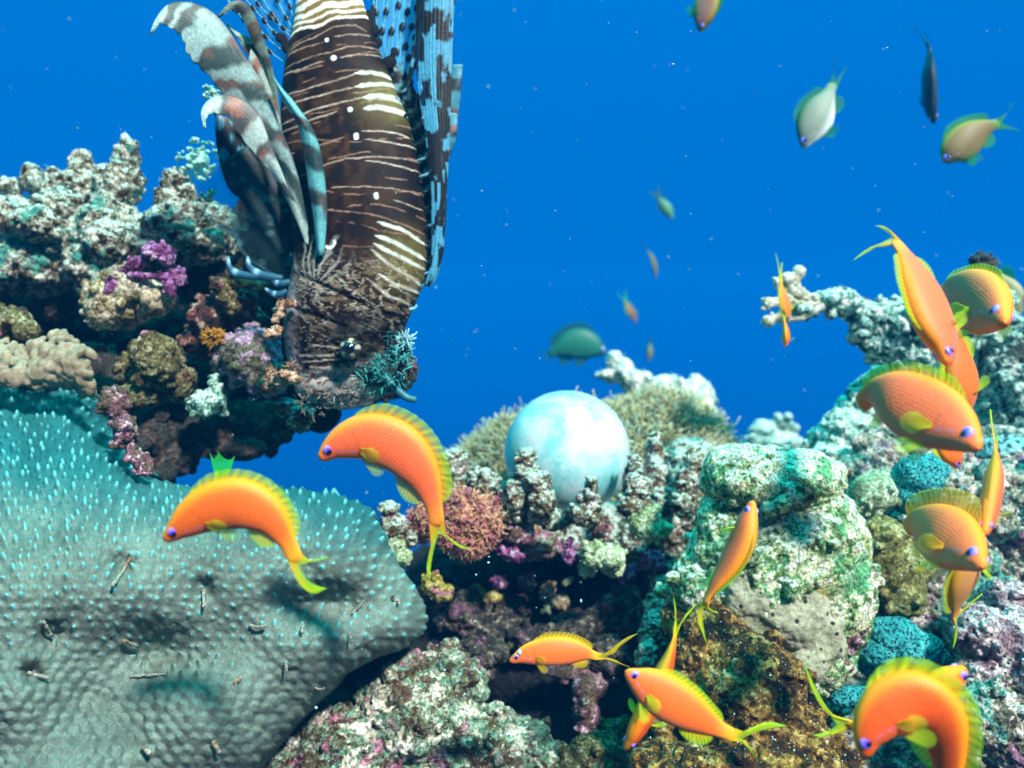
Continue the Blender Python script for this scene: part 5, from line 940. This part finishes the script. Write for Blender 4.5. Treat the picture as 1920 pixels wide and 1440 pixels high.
    # dark webbed lower fin
    def dweb(T_, W_, x, y):
        nn = n2(x, y, 1 / 20., 3); c = np.array([.006, .012, .016]) * (.6 + nn)[..., None]
        for (cx, cy, rx, ry) in ((412, 232, 9, 14), (438, 228, 8, 8), (420, 290, 10, 12), (458, 282, 14, 7), (442, 345, 10, 7), (462, 345, 8, 6), (436, 260, 5, 8)):
            w = np.clip(sstep(1.2, .7, np.hypot((x - cx) / rx, (y - cy) / ry)) * (.5 + .8 * (np.sin(x * .9) > 0)), 0, 1)[..., None] * .8; c = c * (1 - w) + np.array([.10, .42, .60]) * w
        w = sstep(480, 530, y + (x - 480) * .4)[..., None] * .4; return c * (1 - w) + np.array([.01, .08, .09]) * w
    blade('pelvic_fin', [(404, 214), (420, 218), (440, 230), (462, 262), (478, 290), (481, 315), (470, 342), (455, 360), (520, 420), (570, 470)],
          [(404, 214), (404, 250), (408, 285), (416, 320), (426, 348), (436, 362), (442, 366), (450, 372), (500, 440), (560, 490)], (.665, .68), dweb, cup=5)
    blade('pelvic_fin', [(368, 352), (372, 380), (384, 405), (404, 425), (430, 440), (443, 450), (446, 465), (470, 490), (520, 520), (560, 535)],
          [(478, 262), (500, 285), (520, 310), (538, 340), (550, 370), (562, 400), (572, 425), (582, 450), (592, 470), (600, 500)], (.668, .675),
          lambda T_, W_, x, y: np.clip(np.array([.010, .030, .034]) * (.5 + 1.3 * n2(x, y, 1 / 24.))[..., None] + (sstep(.60, .70, n2(x, y, 1 / 17., 2, 3.)) * .5)[..., None] * np.array([.10, .26, .24]) + (sstep(.07, .0, W_) * .5)[..., None] * np.array([.3, .5, .55]), 0, .9), cup=14,
          alpha=lambda T_, W_: np.clip(.12 + .88 * sstep(.35, .6, W_) + .7 * sstep(.25, .5, T_), .12, 1))
    for (q, r) in (([(428, 480), (430, 500), (445, 513), (470, 518), (500, 520)], 8), ([(464, 480), (468, 500), (485, 514), (510, 520), (530, 522)], 9), ([(496, 540), (510, 550), (525, 552), (538, 545)], 7), ([(500, 515), (515, 528), (530, 532), (545, 528)], 8)):
        t = np.linspace(0, 1, 22); pth = PA(np.column_stack([catmull(q, t), np.full(22, .655)])); V, F = tube(pth, r * K * DL * np.clip(np.sin(t * 2.2 + .25), .08, 1), 10); V = V.reshape(22, 10, 3)
        cc = np.array([.02, .10, .17]) + (np.exp(-((t - .1) / .06) ** 2) + np.exp(-((t - .45) / .06) ** 2))[:, None] * np.array([.25, .45, .55])
        make('fin_tip', V, F, M_RAY, root, col=np.repeat(cc, 10, 0))
    # dorsal spines: barred black and pale blue, laid back along the right edge
    rg = np.random.default_rng(21)
    roots = [(748, 170, 772, 150), (762, 210, 790, 180), (772, 240, 800, 215), (780, 268, 806, 240), (786, 296, 812, 262), (791, 326, 818, 300), (795, 356, 822, 330), (798, 386, 825, 360), (801, 420, 828, 395), (803, 450, 831, 425), (803, 480, 831, 455), (800, 508, 829, 485), (796, 530, 824, 505)]
    for k, (rx, ry, qx, qy) in enumerate(roots):
        tx = 792 + 4.6 * k + rg.normal(0, 2); ty = -70 if k < 12 else -40
        if k >= 10: tx = 846 + (k - 10) * 3
        q = [(rx - 4, ry + 6), (rx + (qx - rx) * .6, ry - 6), (qx, qy - 26), (qx + (tx - qx) * .30, qy + (ty - qy) * .30), (qx + (tx - qx) * .65, qy + (ty - qy) * .65), (tx, ty)]
        n = 150; t = np.linspace(0, 1, n); c2 = catmull(q, t); ln = np.cumsum(np.r_[0, np.hypot(*np.diff(c2, axis=0).T)]); dz = .650 + .002 * math.sin(k * 2.1)
        ph = rg.uniform(0, 60); per_ = rg.uniform(44, 60); bar = sstep(.42, .5, vnoise(np.stack([0 * ln + k * .9, c2[:, 1] / 24., 0 * ln + 2], -1))); basew = sstep(0, 46, ln)
        wd_ = (2.4 + 2.2 * np.sin(np.clip(t * 1.2, 0, 1) * math.pi) ** .8 + 1.2 * np.sin(ln / 7. + k)) * (.8 + .25 * bar)
        # ribbon: a spine with the skin flap beside it
        tan = unit(np.gradient(c2, axis=0)); nr = np.column_stack([-tan[:, 1], tan[:, 0]]); m = 7; w = np.linspace(-.5, .5, m)
        X = c2[:, None] + nr[:, None] * (wd_[:, None] * w[None])[..., None]; V = PA(np.concatenate([X, np.full((n, m, 1), dz)], -1)); V[..., 1] += ((w ** 2)[None] * 9 + np.sin(ln / 16. + k)[:, None] * 2) * K * DL
        n_ = n2(X[..., 0], X[..., 1], 1 / 6., 3, k); dk = np.array([.006, .010, .014]); lt = np.array([.14, .50, .64]); br = np.clip(bar[:, None] + (n_ - .5) * .5, 0, 1)[..., None]
        strk = (.6 + .6 * (np.sin(w * 19)[None] * .5 + .5))[..., None] + 0 * n_[..., None]; C = dk * br + lt * (.5 + .7 * n_[..., None]) * strk * (1 - br); C[:, 3] = C[:, 3] * .5 + (.2 * (1 - bar))[:, None]
        make('dorsal_spine', V, gfaces(n, m), M_LFIN, root, col=np.concatenate([C, np.clip(.86 + .14 * br, 0, 1)], -1), solid=.0014)
    # low dark skin joining the spines at the back
    e1 = [(712, 120), (738, 180), (758, 240), (772, 300), (780, 360), (785, 420), (786, 480), (775, 535)]; e2 = [(752, 118), (782, 176), (806, 236), (818, 300), (824, 360), (829, 420), (828, 478), (806, 538)]
    blade('back_web', e1, e2, (.668, .668), lambda T_, W_, x, y: np.array([.006, .010, .014]) + np.array([.22, .50, .55]) * (sstep(.45, .95, np.sin((y + (x - 780) * .8 + 18 * n2(x, y, 1 / 20., 3)) * 2 * math.pi / 34.)) * (.4 + 1.1 * n2(x, y, 1 / 4., 2)) * sstep(.9, .5, W_))[..., None], cup=3)
    def spine_sheet(T_, W_, x, y):
        k = np.floor(W_ * 6 + 1.4 * n2(x, y * .5, 1 / 30., 2, 2.)); ph = np.sin(k * 5.7) * 15 + np.sin(k * 2.3) * 8; per_ = 50 + 5 * np.sin(k * 3.1)
        blk = vnoise(np.stack([k * .83 + .3, (y + ph * .6) / 27., 0 * x], -1)) * .7 + .3 * vnoise(np.stack([x / 16., y / 30., 0 * x + 4], -1)); br = sstep(.49, .54, blk + .10 * (n2(x, y, 1 / 4., 2) - .5))[..., None]; f = np.mod(W_ * 13, 1)
        lt = np.array([.09, .44, .66]) * (.55 + .6 * np.sin(math.pi * f) ** .6 + .5 * (n2(x * 3, y * .3, 1 / 3., 2) - .5))[..., None]; return lt * (1 - br) + np.array([.005, .009, .012]) * br
    blade('spine_web', [(780, -50), (780, 40), (779, 110), (786, 180), (797, 250), (803, 320), (808, 390), (810, 450), (806, 500), (797, 532)], [(852, -50), (850, 40), (848, 110), (846, 180), (843, 250), (840, 320), (836, 390), (831, 450), (823, 500), (806, 536)], (.648, .648), spine_sheet, n=260, m=66, cup=5, alpha=lambda T_, W_: .70 + 0 * T_)
    for q, e2 in (([(848, 122), (843, 145), (836, 175), (834, 195), (842, 225)], [(867, 120), (864, 150), (862, 180), (859, 210), (854, 240)]), ([(834, 212), (829, 235), (828, 262), (832, 282), (836, 296)], [(857, 212), (856, 240), (853, 262), (847, 280), (840, 298)])):
        blade('spine_flap', q, e2, (.65, .655), banded([(.35, .16), (.85, .12)], (.10, .38, .48), (.02, .025, .03), (.20, .10, .07)), n=40, m=10, cup=4, wav=3, rag=2)
    # soft rays with beads of black, upper left and upper right
    def ray(q, beads, r=1.1, lead=(.16, .52, .62)):
        n = 90; t = np.linspace(0, 1, n); c2 = catmull(q, t); ln = np.cumsum(np.r_[0, np.hypot(*np.diff(c2, axis=0).T)]); rad = np.full(n, r); dk = np.zeros(n)
        for b_, sz in beads:
            g = np.exp(-np.abs((ln - b_) / (sz * .72)) ** 2.4); rad = rad + g * (sz * .52 - r * .5); dk = np.maximum(dk, sstep(.12, .35, g))
        pth = PA(np.column_stack([c2, np.full(n, DL + .006)])); tan = unit(np.gradient(pth, axis=0)); sx = unit(np.cross(tan, np.array([0, 1., 0]))); th_ = np.linspace(0, 2 * math.pi, 8, endpoint=False)
        V = pth[:, None] + (sx[:, None] * np.cos(th_)[None, :, None] * rad[:, None, None] + np.array([0, 1., 0]) * np.sin(th_)[None, :, None] * np.minimum(rad, 2.0)[:, None, None]) * K * DL
        C = np.array(lead)[None] * (1 - dk[:, None]) * (.8 + .3 * np.sin(ln * 2.2))[:, None] + np.array([.006, .012, .02]) * dk[:, None]
        make('soft_ray', V, gfaces(n, 8, True), M_RAY, root, col=np.repeat(C, 8, 0))
    for j, q in enumerate(([(560, 62), (535, 55), (500, 25), (470, -10), (450, -45)], [(545, 88), (515, 62), (490, 32), (465, 4), (440, -30)], [(550, 75), (520, 40), (500, 10), (484, -20)], [(552, 60), (535, 30), (520, 0), (508, -30)], [(556, 50), (546, 20), (540, -10), (536, -40)], [(535, 100), (500, 70), (470, 40), (440, 20), (415, -20)], [(530, 115), (505, 95), (480, 60), (455, 35), (425, -5)])):
        ray(q, [(30 + 9 * (j % 3), 8), (62 + 7 * (j % 2), 9), (96 + 5 * j % 20, 8), (128, 7)])
    for j, (q, bd) in enumerate((([(696, 70), (699, 30), (701, 0), (703, -40)], [(22, 8), (55, 9), (90, 8)]), ([(704, 85), (706, 50), (705, 24), (707, -30)], [(20, 8), (61, 10), (98, 8)]), ([(708, 98), (716, 59), (724, 22), (731, -30)], [(40, 10.5), (78, 10), (115, 9)]),
        ([(724, 108), (734, 59), (747, 10), (755, -40)], [(50, 11), (100, 10), (135, 9)]), ([(738, 124), (754, 51), (764, 22), (774, -30)], [(27, 10), (75, 11), (105, 10), (138, 9)]), ([(752, 140), (760, 88), (772, 50), (781, 15), (790, -40)], [(53, 11), (92, 10), (129, 9.5), (160, 9)]),
        ([(756, 165), (766, 109), (782, 56), (795, 5), (800, -40)], [(22, 9), (57, 10), (98, 9), (136, 8)]), ([(764, 185), (774, 140), (790, 90), (802, 30), (808, -40)], [(30, 10), (66, 9), (108, 8), (148, 8)]))): ray(q, bd, 1.2)
    e1 = [(700, -40), (700, 0), (703, 40), (706, 80), (722, 120), (742, 150)]; e2 = [(800, -40), (796, 0), (790, 40), (780, 90), (770, 130), (765, 165)]
    blade('soft_fin_web', e1, e2, (.668, .668), lambda T_, W_, x, y: np.zeros(T_.shape + (3,)) + np.array([.10, .48, .72]), alpha=lambda T_, W_: .30 + .35 * (np.cos(W_ * 62) > .6), cup=2)
    blade('soft_fin_web', [(440, -40), (470, 10), (500, 55), (520, 95), (530, 118)], [(545, -40), (548, 0), (552, 40), (552, 70), (545, 110)], (.67, .67), lambda T_, W_, x, y: np.zeros(T_.shape + (3,)) + np.array([.05, .34, .62]), alpha=lambda T_, W_: .18 + .25 * (np.cos(W_ * 44) > .7), cup=2)
    # dark lobes where the soft fins meet the body
    def lobe(bl): rock('fin_lobe', None, None, bl, M_LOBE, rough=(1, 2, 0), parent=root, vox=1.8)
    M_LOBE = rock_mat('fin_lobe_skin', [(.3, (.001, .002, .003)), (.7, (.003, .005, .007))], scale=80, bump=.3, rough=.8)
    for bl in ([(692, 38, .662, 13, 22, 4), (700, 56, .662, 12, 14, 4)], [(706, 80, .662, 13, 12, 4)], [(728, 118, .662, 18, 14, 4, 20), (738, 98, .662, 7, 12, 4)], [(528, 72, .664, 15, 12, 3, -30), (538, 88, .664, 12, 14, 3)], [(766, 236, .664, 12, 22, 4, 20)]): lobe(bl)
    # head appendages: teal tassels on the snout, nose tentacle, throat frills
    sn = K * DL; V, F, C = [], [], []; off = 0
    for cx, cy, dd_, sp_, nn_, ln_, cc in ((590, 757, .64, 26, 40, 8, (.30, .22, .16)), (548, 690, .64, 10, 26, 7, (.36, .22, .14)), (640, 745, .62, 22, 30, 6, (.22, .22, .18)), (735, 690, .63, 30, 70, 11, (.05, .36, .36)), (752, 660, .64, 16, 36, 9, (.06, .42, .45)), (758, 640, .64, 9, 40, 12, (.45, .80, .85)), (700, 712, .625, 28, 50, 9, (.04, .34, .30)), (765, 688, .64, 9, 30, 9, (.25, .08, .07)), (736, 632, .645, 12, 30, 10, (.02, .16, .16))):
        v, f, c = strands(nn_, P(cx, cy, dd_), np.array([sp_, sp_ * .6, sp_ * .8]) * sn, rg, ln_ * sn, 2.4 * sn, lambda ts, r: np.array(cc) * (.5 + .7 * ts[:, None]) * r.uniform(.6, 1.2), .6, -2)
        V.append(v); F += [tuple(i + off for i in q) for q in f]; C.append(c); off += len(v)
    make('snout_tassel', np.vstack(V), F, M_RAY, root, col=np.vstack(C))
    rock('snout', None, None, [(700, 690, .655, 50, 40, 40), (735, 690, .65, 34, 34, 30), (750, 665, .655, 20, 28, 20), (720, 720, .66, 44, 16, 24), (660, 735, .67, 60, 20, 30), (755, 640, .66, 16, 26, 16), (742, 615, .665, 14, 16, 12), (768, 672, .655, 10, 9, 8), (600, 757, .66, 30, 9, 14), (560, 740, .66, 12, 14, 10)], rock_mat('snout_skin', [(.3, (.008, .012, .012)), (.48, (.02, .04, .04)), (.6, (.04, .20, .19)), (.72, (.12, .42, .40))], scale=90), lumps=50, lump_r=(3, 8), rough=(5, 4, 2), parent=root, vox=1.8)
    for q, r, cc in (([(720, 705), (742, 728), (762, 745), (780, 750)], 9, (.02, .16, .20)), ([(768, 580), (777, 578), (782, 572)], 3, (.2, .6, .7))):
        t = np.linspace(0, 1, 20); pth = PA(np.column_stack([catmull(q, t), np.full(20, .635)])); Vv, Ff = tube(pth, r * sn * (1 - .35 * t), 12); make('tentacle', Vv, Ff, M_RAY, root, col=np.tile(cc, (len(Vv), 1)))
    for bl in ([(540, 570, .635, 12, 8), (528, 578, .635, 8, 10)], [(525, 590, .635, 10, 9), (515, 600, .635, 8, 7)], [(512, 625, .635, 16, 8), (500, 630, .635, 9, 8), (520, 615, .635, 9, 7)], [(535, 703, .63, 22, 9), (552, 712, .63, 16, 9), (520, 712, .635, 14, 8)]):
        rock('throat_frill', None, None, bl, M_FRILL, lumps=14, lump_r=(2, 4.5), rough=(2, 2, 1), parent=root, vox=1.5)
M_FRILL = rock_mat('frill_skin', [(.35, (.14, .06, .03)), (.5, (.50, .26, .15)), (.62, (.72, .52, .36))], speck=(WHITE, .76), scale=120)
lionfish()
# ------------------------------------------------------------------ the water's own haze
def haze():
    bm = bmesh.new(); bmesh.ops.create_cube(bm, size=1); me = bpy.data.meshes.new('haze'); bm.to_mesh(me); bm.free()
    m = bpy.data.materials.new('haze'); m.use_nodes = True; t = m.node_tree; t.nodes.clear()
    v = t.nodes.new('ShaderNodeVolumePrincipled'); o = t.nodes.new('ShaderNodeOutputMaterial'); t.links.new(v.outputs[0], o.inputs['Volume'])
    v.inputs['Color'].default_value = (.0, .27, .80, 1); v.inputs['Density'].default_value = .045; v.inputs['Anisotropy'].default_value = 0
    me.materials.append(m); ob = bpy.data.objects.new('haze', me); SC.collection.objects.link(ob)
    ob.scale = (15, 10, 12); ob.location = (0, 3, -5); tag(ob, kind='stuff')
haze()
